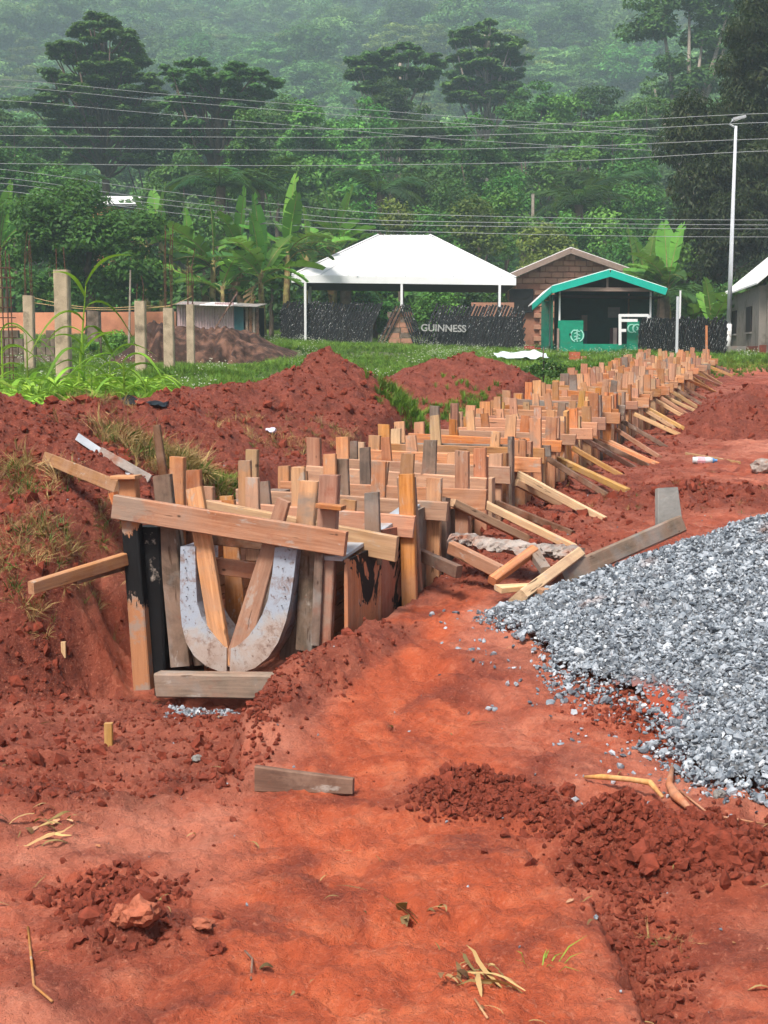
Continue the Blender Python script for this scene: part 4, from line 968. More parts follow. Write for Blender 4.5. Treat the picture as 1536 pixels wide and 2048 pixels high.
# left side boards
for i in range(8):
    y0 = KD + .1 + i * .28; board('side_board', (kxl + .02 + i * .02 - .05, y0, gzk), (kxl + .02 + i * .02 - .05, y0, Zp(590, KD)), .26, .03, GREENS, k_, (0, 1, 0))
board('side_board', (X(1092, KD), KD + .6, gzk), (X(1092, KD), KD + .6, Zp(600, KD)), .25, .03, GREENS, k_, (1, 0, 0))
for px, y0, w_ in ((1116, -.02, .055), (1296, -.02, .055), (1103, .9, .05), (1275, 2.2, .05)):
    board('post', (X(px, KD), KD + y0, kz), (X(px, KD), KD + y0, Zp(582, KD)), w_, w_, WHITEP if y0 < 1 else WOODG, k_)
board('post', (X(1113, KD), KD - .12, gzk), (X(1113, KD), KD - .12, Zp(657, KD)), .07, .05, FASC, k_)
ap = Vector((X(1212, KD), KD - .35, Zp(541, KD))); el = Vector((X(1099, KD), KD - .35, Zp(574, KD))); er = Vector((X(1323, KD), KD - .35, Zp(578, KD)))
bl_ = Vector((X(1075, KD), KD + 2.0, Zp(604, KD)))
bk = Vector((.25, 5.2, 0)); up = Vector((0, 0, .04)); mb = MB()
for q in ([el, ap, ap + bk, el + bk], [ap, er, er + bk, ap + bk], [el, el + bk, bl_ + bk * .6, bl_]):
    mb.add(q + [v + up for v in q], [(3, 2, 1, 0), (4, 5, 6, 7), (0, 1, 5, 4), (1, 2, 6, 5), (2, 3, 7, 6), (3, 0, 4, 7)])
mb.build('roof', WHITER, k_)
mb = MB(); mb.add([v - Vector((0, 0, .25)) for v in (el, er, er + bk, el + bk)], [(0, 1, 2, 3)]); mb.build('ceiling', CEIL, k_)
mb = MB(); q = [el + Vector((.1, .9, -.06)), er + Vector((-.1, .9, -.06)), ap + Vector((0, .9, -.06))]; mb.add(q + [v + Vector((0, .04, 0)) for v in q], [(0, 1, 2), (5, 4, 3), (0, 3, 4, 1), (1, 4, 5, 2), (2, 5, 3, 0)]); mb.build('gable_board', CEIL, k_)  # dark panel added so the hollow under the gable reads as shade
dn = Vector((0, -.03, -.10))
board('fascia', el + dn, ap + dn, .22, .05, GREENB, k_, (0, 0, 1)); board('fascia', ap + dn, er + dn, .22, .05, GREENB, k_, (0, 0, 1)); board('fascia', el + dn, bl_ + dn, .20, .05, GREENB, k_, (0, 0, 1))
board('tie_beam', (X(1116, KD), KD - .2, Zp(579, KD)), (X(1300, KD), KD - .2, Zp(580, KD)), .12, .06, FASC, k_, (0, 0, 1))
board('king_post', (X(1208, KD), KD - .2, Zp(577, KD)), (X(1208, KD), KD - .2, Zp(552, KD)), .07, .05, FASC, k_)
kbox('door_leaf', X(1178, KD), X(1190, KD), kz, Zp(628, KD), KD + 2.2, .04, TEAL)
kbox('poster', X(1177, KD), X(1189, KD), Zp(660, KD), Zp(627, KD), KD + 2.1, .03, FASC)
kbox('door_leaf', X(1226, KD), X(1245, KD), kz, Zp(655, KD), KD + 1.0, .05, simple('maroon_board', (.10, .04, .045), .7))
kbox('pale_bench_end', X(1229, KD), X(1236, KD), kz, Zp(655, KD), KD + .6, .05, simple('pale_pink_board', (.5, .36, .33), .7))
kbox('window', X(1233, KD), X(1258, KD), Zp(632, KD), Zp(610, KD), KD + 2.3, .05, simple('dull_glass', (.10, .11, .11), .2, .2, 5, spec=.6))
wf = empty('white_frame', (X(1240, 47.6), 47.6, Zp(690, 47.6)), 'white painted timber frame standing in the kiosk opening above the right panel', 'frame')
for a, b in (((1238, 631), (1297, 631)), ((1238, 641), (1275, 641)), ((1240, 690), (1240, 629)), ((1238, 661), (1252, 661)), ((1296, 655), (1296, 630))):
    board('rail', P(*a, 47.6), P(*b, 47.6), .09 if a[1] != b[1] or 1 else .1, .05, WHITEP, wf, (0, 0, 1) if a[1] == b[1] else (1, 0, 0))
def ribbon(mb, pts, w_, y):
    pts = [Vector(p) for p in pts]; V = []
    for i, p in enumerate(pts):
        t = (pts[min(i + 1, len(pts) - 1)] - pts[max(i - 1, 0)]).normalized(); nn = Vector((t.z, 0, -t.x)); k = 1 - .35 * abs(2 * i / (len(pts) - 1) - 1)
        V += [p + nn * w_ * k, p - nn * w_ * k]
    V = [Vector((v.x, y, v.z)) for v in V] + [Vector((v.x, y + .02, v.z)) for v in V]; h = len(pts) * 2
    Fc = []
    for i in range(len(pts) - 1):
        a = 2 * i; Fc += [(a, a + 1, a + 3, a + 2), (h + a + 2, h + a + 3, h + a + 1, h + a), (a, a + 2, h + a + 2, h + a), (a + 3, a + 1, h + a + 1, h + a + 3)]
    mb.add(V, Fc)
mb = MB(); cx, cz = X(1151, KD), Zp(671, KD); yk = KD - .10
arc = lambda c0, c1, r, a0, a1, n=12: [(cx + c0 + r * math.cos(R(a0 + (a1 - a0) * i / n)), 0, cz + c1 + r * math.sin(R(a0 + (a1 - a0) * i / n))) for i in range(n + 1)]
ribbon(mb, arc(0, 0, .20, 115, 250), .022, yk); ribbon(mb, arc(0, 0, .20, -65, 60), .022, yk)
ribbon(mb, [(cx, 0, cz + .19), (cx - .01, 0, cz + .08), (cx + .015, 0, cz), (cx - .015, 0, cz - .08), (cx + .01, 0, cz - .20)], .03, yk)
for s_, zz_ in ((1, .12), (-1, .06), (1, 0), (-1, -.04), (1, -.10), (-1, -.14), (-1, .15)):
    ribbon(mb, [(cx, 0, cz + zz_ - .02), (cx + s_ * .05, 0, cz + zz_ + .02), (cx + s_ * .095, 0, cz + zz_ - .005)], .018, yk)
mb.build('symbol', SYMB, k_)
mb = MB(); cx, cz = X(1259, KD), Zp(657, KD); ribbon(mb, arc(0, 0, .125, 60, 300), .026, yk - .01); cx = X(1269, KD); ribbon(mb, arc(0, 0, .125, 55, 260), .026, yk - .01); ribbon(mb, arc(-.02, 0, .05, -90, 90), .02, yk - .01); mb.build('symbol', SYMB, k_)
mb = MB(); mb.box(Vector((X(1137, KD), yk, Zp(669, KD))), (.06, .02, .07)); mb.build('latch_hole', DARKIN, k_)
# right grey house
ch = Vector((X(1519, 44), 44, 0)); lf = Vector((X(1453, 54.5), 54.5, 0)); rt_ = Vector((ch.x + 8, 45.2, 0))
gh = empty('grey_house', (ch.x, ch.y, gz(ch.x, ch.y)), 'grey cement-rendered house with a white roof behind the drooping tree at the right edge', 'house')
zt_, zb_ = Zp(571, 44), Zp(716, 44) - .3
def wallseg(name, a, b, z0, z1, th, mat, par):
    d = (b - a); L = d.length; an = math.atan2(d.y, d.x); c = (a + b) / 2; mb = MB(); mb.box(Vector((c.x, c.y, (z0 + z1) / 2)), (L, th, z1 - z0), an); return mb.build(name, mat, par)
wallseg('wall', lf, ch, zb_, zt_, .2, GREYW, gh); wallseg('wall', ch + Vector((.1, 0, 0)), rt_, zb_, zt_, .2, GREYW, gh)
nn = Vector(((ch - lf).y, -(ch - lf).x, 0)).normalized() * .012; nn = nn if nn.x < 0 else -nn
wallseg('plinth', lf + nn * 9.2, ch + nn * 9.2, zb_, Zp(692, 44), .02, REDST, gh); wallseg('plinth', ch + Vector((-.1, -.11, 0)), rt_ + Vector((0, -.11, 0)), zb_, Zp(690, 44), .02, REDST, gh)
for p0, p1, w0 in ((1463, 1474, 'a'), (1494, 1505, 'b')):
    def onw(px):
        k = (px - 768) / F; d = ch - lf; t = (lf.x - k * lf.y) / (k * d.y - d.x); return lf + d * t
    a, b = onw(p0), onw(p1); wallseg('window', a + nn * 9.5, b + nn * 9.5, Zp(663, 46), Zp(612, 46), .03, DARKIN, gh)
    wallseg('window_sill', a + nn * 10, b + nn * 10, Zp(667, 46), Zp(664, 46), .08, CONCG, gh)
ev0 = lf + nn * 30 + Vector((0, 0, zt_ + .02)); ev1 = ch + nn * 25 + Vector((0, -.5, zt_ + .02)); rdg = Vector((4.0, 0, 3.3))
mb = MB(); q = [ev0, ev1, ev1 + rdg, ev0 + rdg]; mb.add(q + [v + Vector((0, 0, .05)) for v in q], [(3, 2, 1, 0), (4, 5, 6, 7), (0, 1, 5, 4), (1, 2, 6, 5), (2, 3, 7, 6), (3, 0, 4, 7)])
q = [ev1 + rdg, ev0 + rdg, ev0 + rdg + Vector((6, 0, -2.6)), ev1 + rdg + Vector((6, 0, -2.6))]; mb.add(q + [v + Vector((0, 0, .05)) for v in q], [(3, 2, 1, 0), (4, 5, 6, 7), (0, 1, 5, 4), (1, 2, 6, 5), (2, 3, 7, 6), (3, 0, 4, 7)])
mb.build('roof', WHITER, gh)
mb = MB(); c_ = ch + Vector((2, 3, 0)); mb.add([Vector((ch.x, ch.y, zt_ - .02)), Vector((rt_.x, rt_.y, zt_ - .02)), Vector((ch.x + 4.4, ch.y + .5, zt_ + 2.4))], [(0, 1, 2)]); mb.build('gable', GREYW, gh)
# lamp post
LD = 47.0; lx = X(1451, LD); lb = gz(lx, LD); lp = empty('street_lamp', (lx, LD, lb), 'tall slim galvanised street lamp with a white painted foot', 'street lamp')
tz = Zp(252, LD); mb = MB(); tx = X(1457, LD); mb.tube([(lx, LD, lb), (lx + .02, LD, lb + 1.0)], .10, 10); mb.build('painted_foot', simple('peeling_white_paint', (.75, .76, .76), .7, .06, 5, dirt=(.4, .36, .33), dscale=6), lp, True)
mb = MB(); mb.tube([(lx + .02, LD, lb + 1.0), ((lx + tx) / 2, LD, (lb + tz) / 2), (tx, LD, tz)], [.075, .062, .045], 10); mb.build('pole', GALV, lp, True)
mb = MB(); mb.tube([(tx, LD, tz - .05), P(1458, 248, LD), P(1466, 240, LD), P(1474, 236, LD)], .035, 8); mb.build('arm', GALV, lp, True)
mb = MB(); q0, q1 = P(1465, 239, LD), P(1491, 233, LD)
board('lamp_head', q0, q1, .24, .08, simple('grey_lamp_casing', (.40, .41, .43), .5, .1), lp, (0, 1, 0), .8)
board('lens', q0 + Vector((.05, 0, -.05)), q1 + Vector((-.1, 0, -.05)), .17, .02, simple('dull_lens', (.6, .6, .58), .3, .05), lp, (0, 1, 0))
mb = MB(); c = Vector((X(1466, 46), 46, 0)); c.z = gz(c.x, c.y); mb.box(c + Vector((0, 0, .1)), (.55, .5, .45)); tag(mb.build('concrete_block', CONCG, None, origin=c), 'low dark concrete block at the foot of the street lamp', 'block')
mb = MB(); c = Vector((X(1350, 44.5), 44.5, gz(X(1350, 44.5), 44.5))); 
loose('steel_post', c, Vector((c.x, c.y, Zp(593, 44.5))), .075, .075, GALV, 'dark grey steel post in front of the short black fence', 'post', None, (1, 0, 0))
c = Vector((X(1355, 47.5), 47.5, gz(X(1355, 47.5), 47.5))); loose('steel_post', c, Vector((c.x, c.y, Zp(581, 47.5))), .05, .05, WHITEP, 'thin white post just behind the dark grey steel post', 'post', None, (1, 0, 0))
c = P(1413, 712, 30); loose('tall_marker_stake', c, P(1413, 651, 30), .045, .03, WOODO, 'single tall orange stake rising above the far end of the drain', 'stake', None, (1, 0, 0))
# crates, brick, white sheet
def crate(px, py, D, w_, h_, label):
    c = Vector((X(px, D), D, gz(X(px, D), D))); e = empty('bottle_crate', c, label, 'crate', 'red crates beside the kiosk'); RC = simple('red_crate_plastic', (.42, .02, .025), .5, .15, 3)
    for sx, sy, a, b in ((0, -1, w_, .02), (0, 1, w_, .02), (-1, 0, .02, w_ * .7), (1, 0, .02, w_ * .7)):
        mb = MB()
        for z0, hh in ((.02, h_ * .42), (h_ * .58, h_ * .40)): mb.box(c + Vector((sx * w_ / 2, sy * w_ * .35, z0 + hh / 2)), (a, b, hh))
        for q in (-1, 0, 1): mb.box(c + Vector((sx * w_ / 2 + (q * w_ * .45 if a > b else 0), sy * w_ * .35 + (q * w_ * .3 if b > a else 0), h_ / 2)), (.025, .025, h_ * .98))
        mb.build('crate_side', RC, e)
    return e
crate(1057, 690, 51, .30, .26, 'red plastic bottle crate on the ground left of the kiosk')
crate(1072, 690, 51.5, .30, .2, 'lower red crate right beside the kiosk side wall')
c = G(1155, 722, 30); mb = MB(); br = empty('stacked_red_bricks', c, 'small clump of orange-red bricks lying in the grass before the kiosk', 'bricks')
for k in range(5):
    mb = MB(); mb.box(c + Vector((-.13 + .13 * (k % 3), .05 * (k // 3), .07 + .11 * (k // 3))), (.14, .2, .10), random.uniform(-.3, .3)); mb.build('brick', simple('orange_brick', (.45, .12, .06), .9, .2, 9) if k == 0 else bpy.data.materials['orange_brick'], br)
c = G(1050, 724, 30); mb = MB(); mm = 12; V_ = []
for i in range(mm):
    for j in range(6): V_.append((c.x - .75 + 1.3 * i / 11, c.y - .7 + 1.6 * j / 5, gz(c.x, c.y) + .10 + .10 * mnoise.noise(Vector((i * .6, j * .7, 3))) + .03 * j))
mb.add(V_, [(i * 6 + j, i * 6 + j + 6, i * 6 + j + 7, i * 6 + j + 1) for i in range(11) for j in range(5)]); tag(mb.build('plastic_sheet', simple('bluish_white_sheet', (.68, .76, .78), .4, .05), None, True, origin=c), 'pale bluish-white plastic sheet spread on the grass', 'sheet')
# left side: shed, peach wall, block wall, pillars
SD = 47.0; shx = X(415, SD); sg = gz(shx, SD) - .15; sh_ = empty('tin_shed', (shx, SD, sg), 'low shed clad in worn pinkish corrugated sheets with a teal door', 'shed')
def corr(x0, x1, z0, z1, y, mat, name, par):
    n = int((x1 - x0) / .04); V_ = []
    for i in range(n + 1):
        x_ = x0 + (x1 - x0) * i / n; V_ += [(x_, y + (.014 if i % 2 else -.014), z0), (x_, y + (.014 if i % 2 else -.014), z1)]
    m2 = MB(); m2.add(V_, [(2 * i, 2 * i + 2, 2 * i + 3, 2 * i + 1) for i in range(n)]); return m2.build(name, mat, par)
xs_ = [X(q, SD) for q in (357, 394, 432, 471)]
for a, b in zip(xs_[:-1], xs_[1:]): corr(a + .004, b - .004, sg, Zp(606, SD) + random.uniform(-.03, .03), SD + random.uniform(-.02, .02), SHEET, 'wall_sheet', sh_)
mb = MB(); mb.box(Vector((X(480, SD), SD, (sg + Zp(610, SD)) / 2)), (X(490, SD) - X(471.5, SD), .05, Zp(610, SD) - sg)); mb.build('door', TEAL, sh_)
mb = MB(); mb.box(Vector((X(438, SD), SD + 2.2, (sg + Zp(612, SD)) / 2)), (X(519, SD) - X(357, SD), .08, Zp(612, SD) - sg)); mb.build('back_wall', DARKIN, sh_)
for k in range(4): board('wall_board', (X(496 + 7 * k, SD), SD, sg), (X(496 + 7 * k, SD), SD, Zp(613, SD)), .085, .03, (WOODG, WOODD)[k % 2], sh_)
a = Vector((X(350, SD), SD - .2, Zp(606, SD))); b = Vector((X(522, SD), SD - .2, Zp(611, SD)))
for k in range(3):
    q0 = a.lerp(b, k / 3); q1 = a.lerp(b, (k + 1) / 3); board('roof_sheet', q0 + Vector((0, 1.3, .04)), q1 + Vector((0, 1.3, .04)), 2.9, .03, (WHITER, simple('dull_tin', (.30, .27, .25), .5, .2))[k != 1] if k < 2 else bpy.data.materials['dull_tin'], sh_, (0, 1, .06))
loose('leaning_pole', P(421, 672, 46.5), P(475, 585, 46.6), .05, .05, WOODD, 'thin dark pole leaning against the pinkish shed wall', 'pole', None, (1, 0, 0))
PD = 57.0; a = Vector((X(-60, PD), PD, 0)); b = Vector((X(356, PD - 2), PD - 2, 0)); pw = wallseg('peach_wall', a, b, gz(0, 57) - .6, Zp(626, PD), .15, PEACH, None); tag(pw, 'long low peach-painted wall behind the concrete pillars', 'wall')
BD = 37.0; bwx = X(40, BD); bz = gz(bwx, BD) - .15; bwl = empty('block_wall', (bwx, BD, bz), 'unfinished wall of old grey-brown blocks behind the left pillars', 'wall')
k = 0
for r in range(5):
    for q in range(13):
        px = -20 + q * 18 + (r % 2) * 9; top = {0: 3}.get(0)
        if px > 128 or (50 < px < 82 and r > 2) or (r == 4 and not (-20 < px < 50 or 98 < px < 120)): continue
        mb = MB(); mb.box(Vector((X(px, BD), BD + random.uniform(-.02, .02), bz + .12 + r * .205)), (.205, .2, .185), random.uniform(-.03, .03)); mb.build('block', BLKD, bwl)
def pillar(px, w_px, ytop, D, label, bars=4, barh=1.2, mat=CONC, lean=0):
    x_ = X(px, D); w_ = w_px / F * D; z0 = gz(x_, D) - .2; z1 = Zp(ytop, D); e = empty('concrete_pillar', (x_, D, z0), label, 'pillar', 'unfinished concrete pillars with bare steel')
    o = board('shaft', (x_, D, z0), (x_ + lean, D, z1), w_, w_, mat, e)
    for k in range(bars):
        bx = x_ + lean + (w_ * .3) * (-1 if k % 2 else 1); by = D + (w_ * .3) * (-1 if k < 2 else 1)
        mb = MB(); hh = barh * random.uniform(.7, 1.1); mb.tube([(bx, by, z1 - .05), (bx + random.uniform(-.02, .02), by, z1 + hh * .6), (bx + random.uniform(-.08, .08), by, z1 + hh)], .009, 5); mb.build('rebar', RUST, e)
    return e
pillar(131, 29, 540, 25, 'tallest and widest concrete pillar at left with two short steel stubs', 2, .35)
pillar(64, 20, 591, 33, 'slim pillar left of the tallest pillar with rusty bars above', 4, 1.3)
pillar(285, 21, 602, 32, 'leaf-topped pillar standing right of the tall cane plants', 2, .5)
pillar(341, 20, 616, 32, 'pillar with a wire loop at its top in front of the peach wall end', 4, 1.6)
pillar(384, 15, 609, 36, 'narrow pillar standing before the pinkish shed wall', 4, 1.3)
pillar(193, 24, 622, 42, 'dark stained stub pillar half hidden behind the cane plants', 0, 0, BLKD)
cg = empty('rebar_cage', (X(14, 27), 27, gz(X(14, 27), 27)), 'tall rusty cage of reinforcing bars at the left edge', 'rebar cage')
for px in (4, 13, 23, 30):
    D_ = 27 + (px % 2) * .2; mb = MB(); mb.tube([(X(px, D_), D_, gz(X(px, D_), D_)), (X(px - 1, D_), D_, Zp(600, D_)), (X(px - 3, D_), D_, Zp(478 + px, D_))], .011, 5); mb.build('bar', RUST, cg)
for k in range(11):
    z_ = Zp(735 - k * 20, 27); mb = MB(); x0, x1 = X(3, 27), X(31, 27); mb.tube([(x0, 27, z_), (x1, 27, z_), (x1, 27.25, z_), (x0, 27.25, z_), (x0, 27, z_)], .007, 4); mb.build('tie', RUST, cg)
for (a, b, l) in (((65, 595, 33), (285, 612, 32), 'slack pale string between the slim left pillar and the leaf-topped pillar'), ((285, 610, 32), (384, 592, 36), 'slack pale string rising from the leaf-topped pillar to the narrow one'), ((64, 605, 33), (341, 612, 32), 'lower sagging string running to the pillar with the wire loop')):
    p, q = P(*a), P(*b); mb = MB(); mb.tube([p.lerp(q, t) - Vector((0, 0, .12 * math.sin(math.pi * t))) for t in [i / 8 for i in range(9)]], .007, 4); tag(mb.build('string', STRAW, None, origin=p), l, 'string')
# far white roof among the trees at left, utility pole, overhead lines
hr = empty('far_house', (X(245, 88), 88, gz(X(245, 88), 88)), 'white-roofed house mostly hidden behind the left trees', 'house')
mb = MB(); a, b = P(192, 408, 86), P(300, 408, 86); c, d = P(290, 393, 90), P(202, 392, 90); mb.add([a, b, c, d], [(0, 1, 2, 3)]); mb.add([v - Vector((0, 0, .1)) for v in (a, b, c, d)], [(3, 2, 1, 0)]); mb.build('roof', WHITER, hr)
mb = MB(); mb.box(Vector((X(246, 88), 89, (a.z + gz(X(246, 88), 88)) / 2)), (2.8, 3, a.z - gz(X(246, 88), 88))); mb.build('wall', PEACH, hr)
c = Vector((X(1061, 76), 76, gz(X(1061, 76), 76))); loose('utility_pole', c, Vector((c.x, 76, Zp(388, 76))), .14, .12, BARKP, 'short wooden pole sticking out of the bushes behind the brick house', 'pole', None, (1, 0, 0))
WL = [([(-30, 157), (300, 186), (768, 222), (1150, 250), (1560, 271)], 60, 'topmost of the overhead cables crossing the forest, sloping down to the right'),
      ([(-30, 171), (300, 200), (768, 236), (1150, 262), (1560, 286)], 60, 'second cable from the top, parallel to the topmost'),
      ([(-30, 199), (300, 226), (600, 252), (900, 278), (1250, 298), (1560, 312)], 60, 'third sloping cable, crossing the level ones near the middle'),
      ([(-30, 253), (400, 257), (768, 257), (1150, 246), (1560, 226)], 52, 'highest of the level cables, rising to the right past the lamp head'),
      ([(-30, 271), (400, 274), (768, 274), (1150, 264), (1560, 244)], 52, 'second of the level cables, close under the highest one'),
      ([(-30, 294), (400, 299), (768, 300), (1150, 293), (1560, 277)], 52, 'third level cable, meeting a sloping one at the right edge'),
      ([(-30, 327), (400, 331), (768, 330), (1150, 322), (1560, 301)], 52, 'lowest of the level cables'),
      ([(-30, 336), (300, 379), (600, 412), (768, 427), (1250, 438), (1560, 440)], 56, 'uppermost of the low cables dropping from the left towards the canopy'),
      ([(-30, 353), (300, 396), (600, 428), (768, 441), (1250, 448), (1560, 450)], 56, 'low cable second down on the left, above the banana plants'),
      ([(-30, 364), (300, 406), (600, 438), (768, 449), (1250, 456), (1560, 458)], 56, 'low cable third down on the left, above the banana plants'),
      ([(-30, 379), (300, 420), (600, 452), (768, 462), (1250, 472), (1560, 474)], 56, 'lowest cable of all, just above the canopy ridge')]
for pts, D, l in WL:
    pp_ = []
    for i in range(len(pts) - 1):
        p0, p1, p2, p3 = pts[max(i - 1, 0)], pts[i], pts[i + 1], pts[min(i + 2, len(pts) - 1)]
        for k in range(6):
            t = k / 6; f_ = lambda a, b, c, d: .5 * (2 * b + (c - a) * t + (2 * a - 5 * b + 4 * c - d) * t * t + (3 * b - a - 3 * c + d) * t ** 3)
            pp_.append(P(p1[0] + (p2[0] - p1[0]) * t, f_(p0[1], p1[1], p2[1], p3[1]), D))
    pp_.append(P(*pts[-1], D)); mb = MB(); mb.tube(pp_, .0095, 5, cap=False); tag(mb.build('overhead_cable', WIRE, None, origin=pp_[0]), l, 'cable', 'overhead cables crossing above the site')
# ------------------------------------------------------------------ vegetation
def leafquads(pts, nrm, L, Wd, droop=0.0, seed=0, fold=.0):
    g = np.random.default_rng(seed); n = len(pts)
    nrm = nrm / np.linalg.norm(nrm, axis=1, keepdims=True)
    u = g.normal(size=(n, 3)); u[:, 2] -= droop * 2
    u -= nrm * (u * nrm).sum(1, keepdims=True); u /= np.linalg.norm(u, axis=1, keepdims=True); v = np.cross(nrm, u)
    l = (L * g.uniform(.6, 1.3, n))[:, None]; w_ = (Wd * g.uniform(.6, 1.3, n))[:, None]
    a = pts - u * l * .5; b = pts + v * w_ * .5 + u * l * .05; c = pts + u * l * .5 - nrm * l * .12; d = pts - v * w_ * .5 + u * l * .05
    V = np.stack([a, b, c, d], 1).reshape(-1, 3); Fq = np.arange(n * 4).reshape(-1, 4); return V, Fq, g.random(n)
def crownmesh(name, clumps, nper, L, Wd, mat, seed, flat=.75, up=.5, droop=0, fill=.55, tonevar=1.0):
    """clumps: (x, y, z, r); each gets its own shell of leaves"""
    g = np.random.default_rng(seed); P_, N_, T_ = [], [], []
    for (x, y, z, r) in clumps:
        n = max(12, int(nper * r * r)); d = g.normal(size=(n, 3)); d /= np.linalg.norm(d, axis=1, keepdims=True)
        d[:, 2] = np.where(d[:, 2] < 0, d[:, 2] * .55, d[:, 2]); k = g.random(n)
        rad = r * (fill + (1 - fill) * g.random(n) ** .6) * (1 + .18 * np.sin(d[:, 0] * 5 + x) * np.cos(d[:, 1] * 6 + y))
        p = d * rad[:, None]; p[:, 2] *= flat
        P_.append(p + np.array([x, y, z])); N_.append(d * .6 + np.array([0, 0, up]) + g.normal(size=(n, 3)) * .35); T_.append(np.full(n, g.random()))
    P_ = np.concatenate(P_); N_ = np.concatenate(N_); T_ = np.concatenate(T_)
    V, Fq, tn = leafquads(P_, N_, L, Wd, droop, seed)
    me = mesh_np(name, V, Fq, mat); at = me.attributes.new('tone', 'FLOAT', 'FACE'); at.data.foreach_set('value', (tn * .5 + T_ * .5 * tonevar).astype(np.float32))
    return me
def trunkmesh(name, h, r, limbs, mat, seed, bend=.03):
    g = random.Random(seed); mb = MB(); pts = [Vector((g.uniform(-1, 1) * bend * h * (i > 0), g.uniform(-1, 1) * bend * h * (i > 0), h * i / 5 - .3 * (i == 0))) for i in range(6)]
    mb.tube(pts, [r * (1.25, 1, .9, .78, .65, .5)[i] for i in range(6)], 8)
    for (x, y, z) in limbs:
        k = g.uniform(.45, .9); s = Vector((0, 0, h * k)); i = int(k * 5); s = pts[i].lerp(pts[min(i + 1, 5)], k * 5 - i); e = Vector((x, y, z))
        m_ = s.lerp(e, .5) + Vector((0, 0, (e - s).length * -.06)); mb.tube([s, m_, e], [r * .42, r * .28, r * .10], 5)
    return mesh_np(name, mb.V, mb.F, mat, True)
def subclumps(cx, cy, cz, rx, ry, rz, n, r, g, shell=.65, low=-.5):
    o = []
    while len(o) < n:
        d = np.array([g.gauss(0, 1), g.gauss(0, 1), g.gauss(0, 1)]); d /= np.linalg.norm(d)
        if d[2] < low: continue
        k = shell + (1 - shell) * g.random(); o.append((cx + d[0] * rx * k, cy + d[1] * ry * k, cz + d[2] * rz * k, r * g.uniform(.65, 1.3)))
    return o
def mktree(name, base, trunk, crown, label, cat='tree', group=None, rz=0, sc_=1.0):
    e = bpy.data.objects.new(name, None); M = Matrix.Translation(Vector(base)) @ Matrix.Rotation(rz, 4, 'Z') @ Matrix.Scale(sc_, 4)
    place(e, M); tag(e, label, cat, group)
    if trunk: obj('trunk', trunk, e, M)
    if crown: obj('crown', crown, e, M)
    return e
PROTO = []
g_ = random.Random(3)
for k in range(9):     # 9 prototypes, 10 m high
    mat = (LF_HILL, LF_HILL, LF_MID, LF_HILL, LF_DARK, LF_HILL, LF_MID, LF_OLIVE, LF_HILL)[k]
    if k % 4 == 3:     # spreading, tiered
        cl = []
        for t in range(4):
            z = 5.5 + t * 1.25; rr = (3.6, 3.4, 2.6, 1.4)[t]
            for q in range((11, 10, 8, 4)[t]): a = q / 8 * 6.28 + g_.random(); cl.append((math.cos(a) * rr * g_.uniform(.4, 1), math.sin(a) * rr * g_.uniform(.4, 1), z + g_.uniform(-.3, .3), g_.uniform(.8, 1.2)))
        fl = .4
    else:
        w_ = (3.4, 2.9, 3.8, 0, 3.0, 4.0, 2.6, 3.2, 3.6)[k]; cl = subclumps(0, 0, 6.3, w_, w_, 3.3, 46, .95, g_, .6, -.45); fl = .75
    lm = [c[:3] for c in cl[::6]]
    PROTO.append((trunkmesh('trunk', 6.5, .22, lm, BARKP if k % 2 else BARK, k), crownmesh('crown', cl, 170, .34, .22, mat, 100 + k, fl, .5)))
def rnd_tree_spots(y0, y1, sp, seed):
    g = random.Random(seed); S = []; y = y0
    while y < y1:
        st = sp * (1 + (y - 85) / 340); hw = .33 * y + 6; x = -hw + g.uniform(0, st)
        while x < hw: S.append((x + g.uniform(-.35, .35) * st, y + g.uniform(-.4, .4) * st)); x += st * g.uniform(.85, 1.25)
        y += st * .85
    return S
spots = rnd_tree_spots(88, 700, 6.3, 4)
pxof = lambda s: 768 + s[0] / s[1] * F
spots = [s for s in spots if not (s[1] < 99 and (abs(pxof(s) - 225) < 60 or abs(pxof(s) - 440) < 45)) and not (s[1] < 128 and abs(pxof(s) - 968) < 40)]
near = sorted([s for s in spots if abs(s[0]) < .262 * s[1] + 3], key=lambda s: s[1])
things = near[:285]; far_ = [s for s in spots if s not in set(things)]
xs_ = np.array([s[0] for s in things]); ys_ = np.array([s[1] for s in things]); zs_ = terrain(xs_, ys_)[0]
zones = ['dark leafy tree of the lower forest edge behind the village bushes', 'rounded green forest tree on the lower slope below the hazy hill', 'mist-softened forest tree standing on the middle of the hillside']
ymax = ys_.max()
LM = [(60, 'left edge'), (180, 'left shade tree'), (300, 'gap between tiered trees'), (430, 'broad tiered tree'), (540, 'creeper-draped tree'), (640, 'left canopy corner'), (740, 'left canopy slope'), (840, 'canopy ridge'), (940, 'tall central tree'), (1050, 'right canopy corner'), (1150, 'gable peak'), (1250, 'kiosk roof'), (1360, 'mango tree'), (1480, 'lamp head')]
KD_ = ['round hazy', 'narrow hazy', 'wide green', 'flat-layered hazy', 'dark rounded', 'broad hazy', 'slim green', 'olive-tinted', 'domed hazy']
RW = ['frontmost row', 'second row', 'third row', 'fourth row', 'fifth row', 'sixth row', 'seventh row', 'eighth row', 'ninth row', 'tenth row', 'last distinct row']
info = []
for i in range(len(things)):
    y = ys_[i]; t_ = (y - 88) / (ymax - 88); zi = 0 if t_ < .25 else 1 if t_ < .65 else 2
    k = g_.choice((4, 2, 6, 3, 4, 1, 7)) if zi == 0 else g_.randrange(9); px = 768 + xs_[i] / y * F
    base = '%s tree in the %s' % (KD_[k], RW[min(10, int(t_ * 10.99))]); lm = min(LM, key=lambda q: abs(q[0] - px))
    info.append([zi, k, px, base + (', above the ' if zi else ', behind the ') + lm[1]])
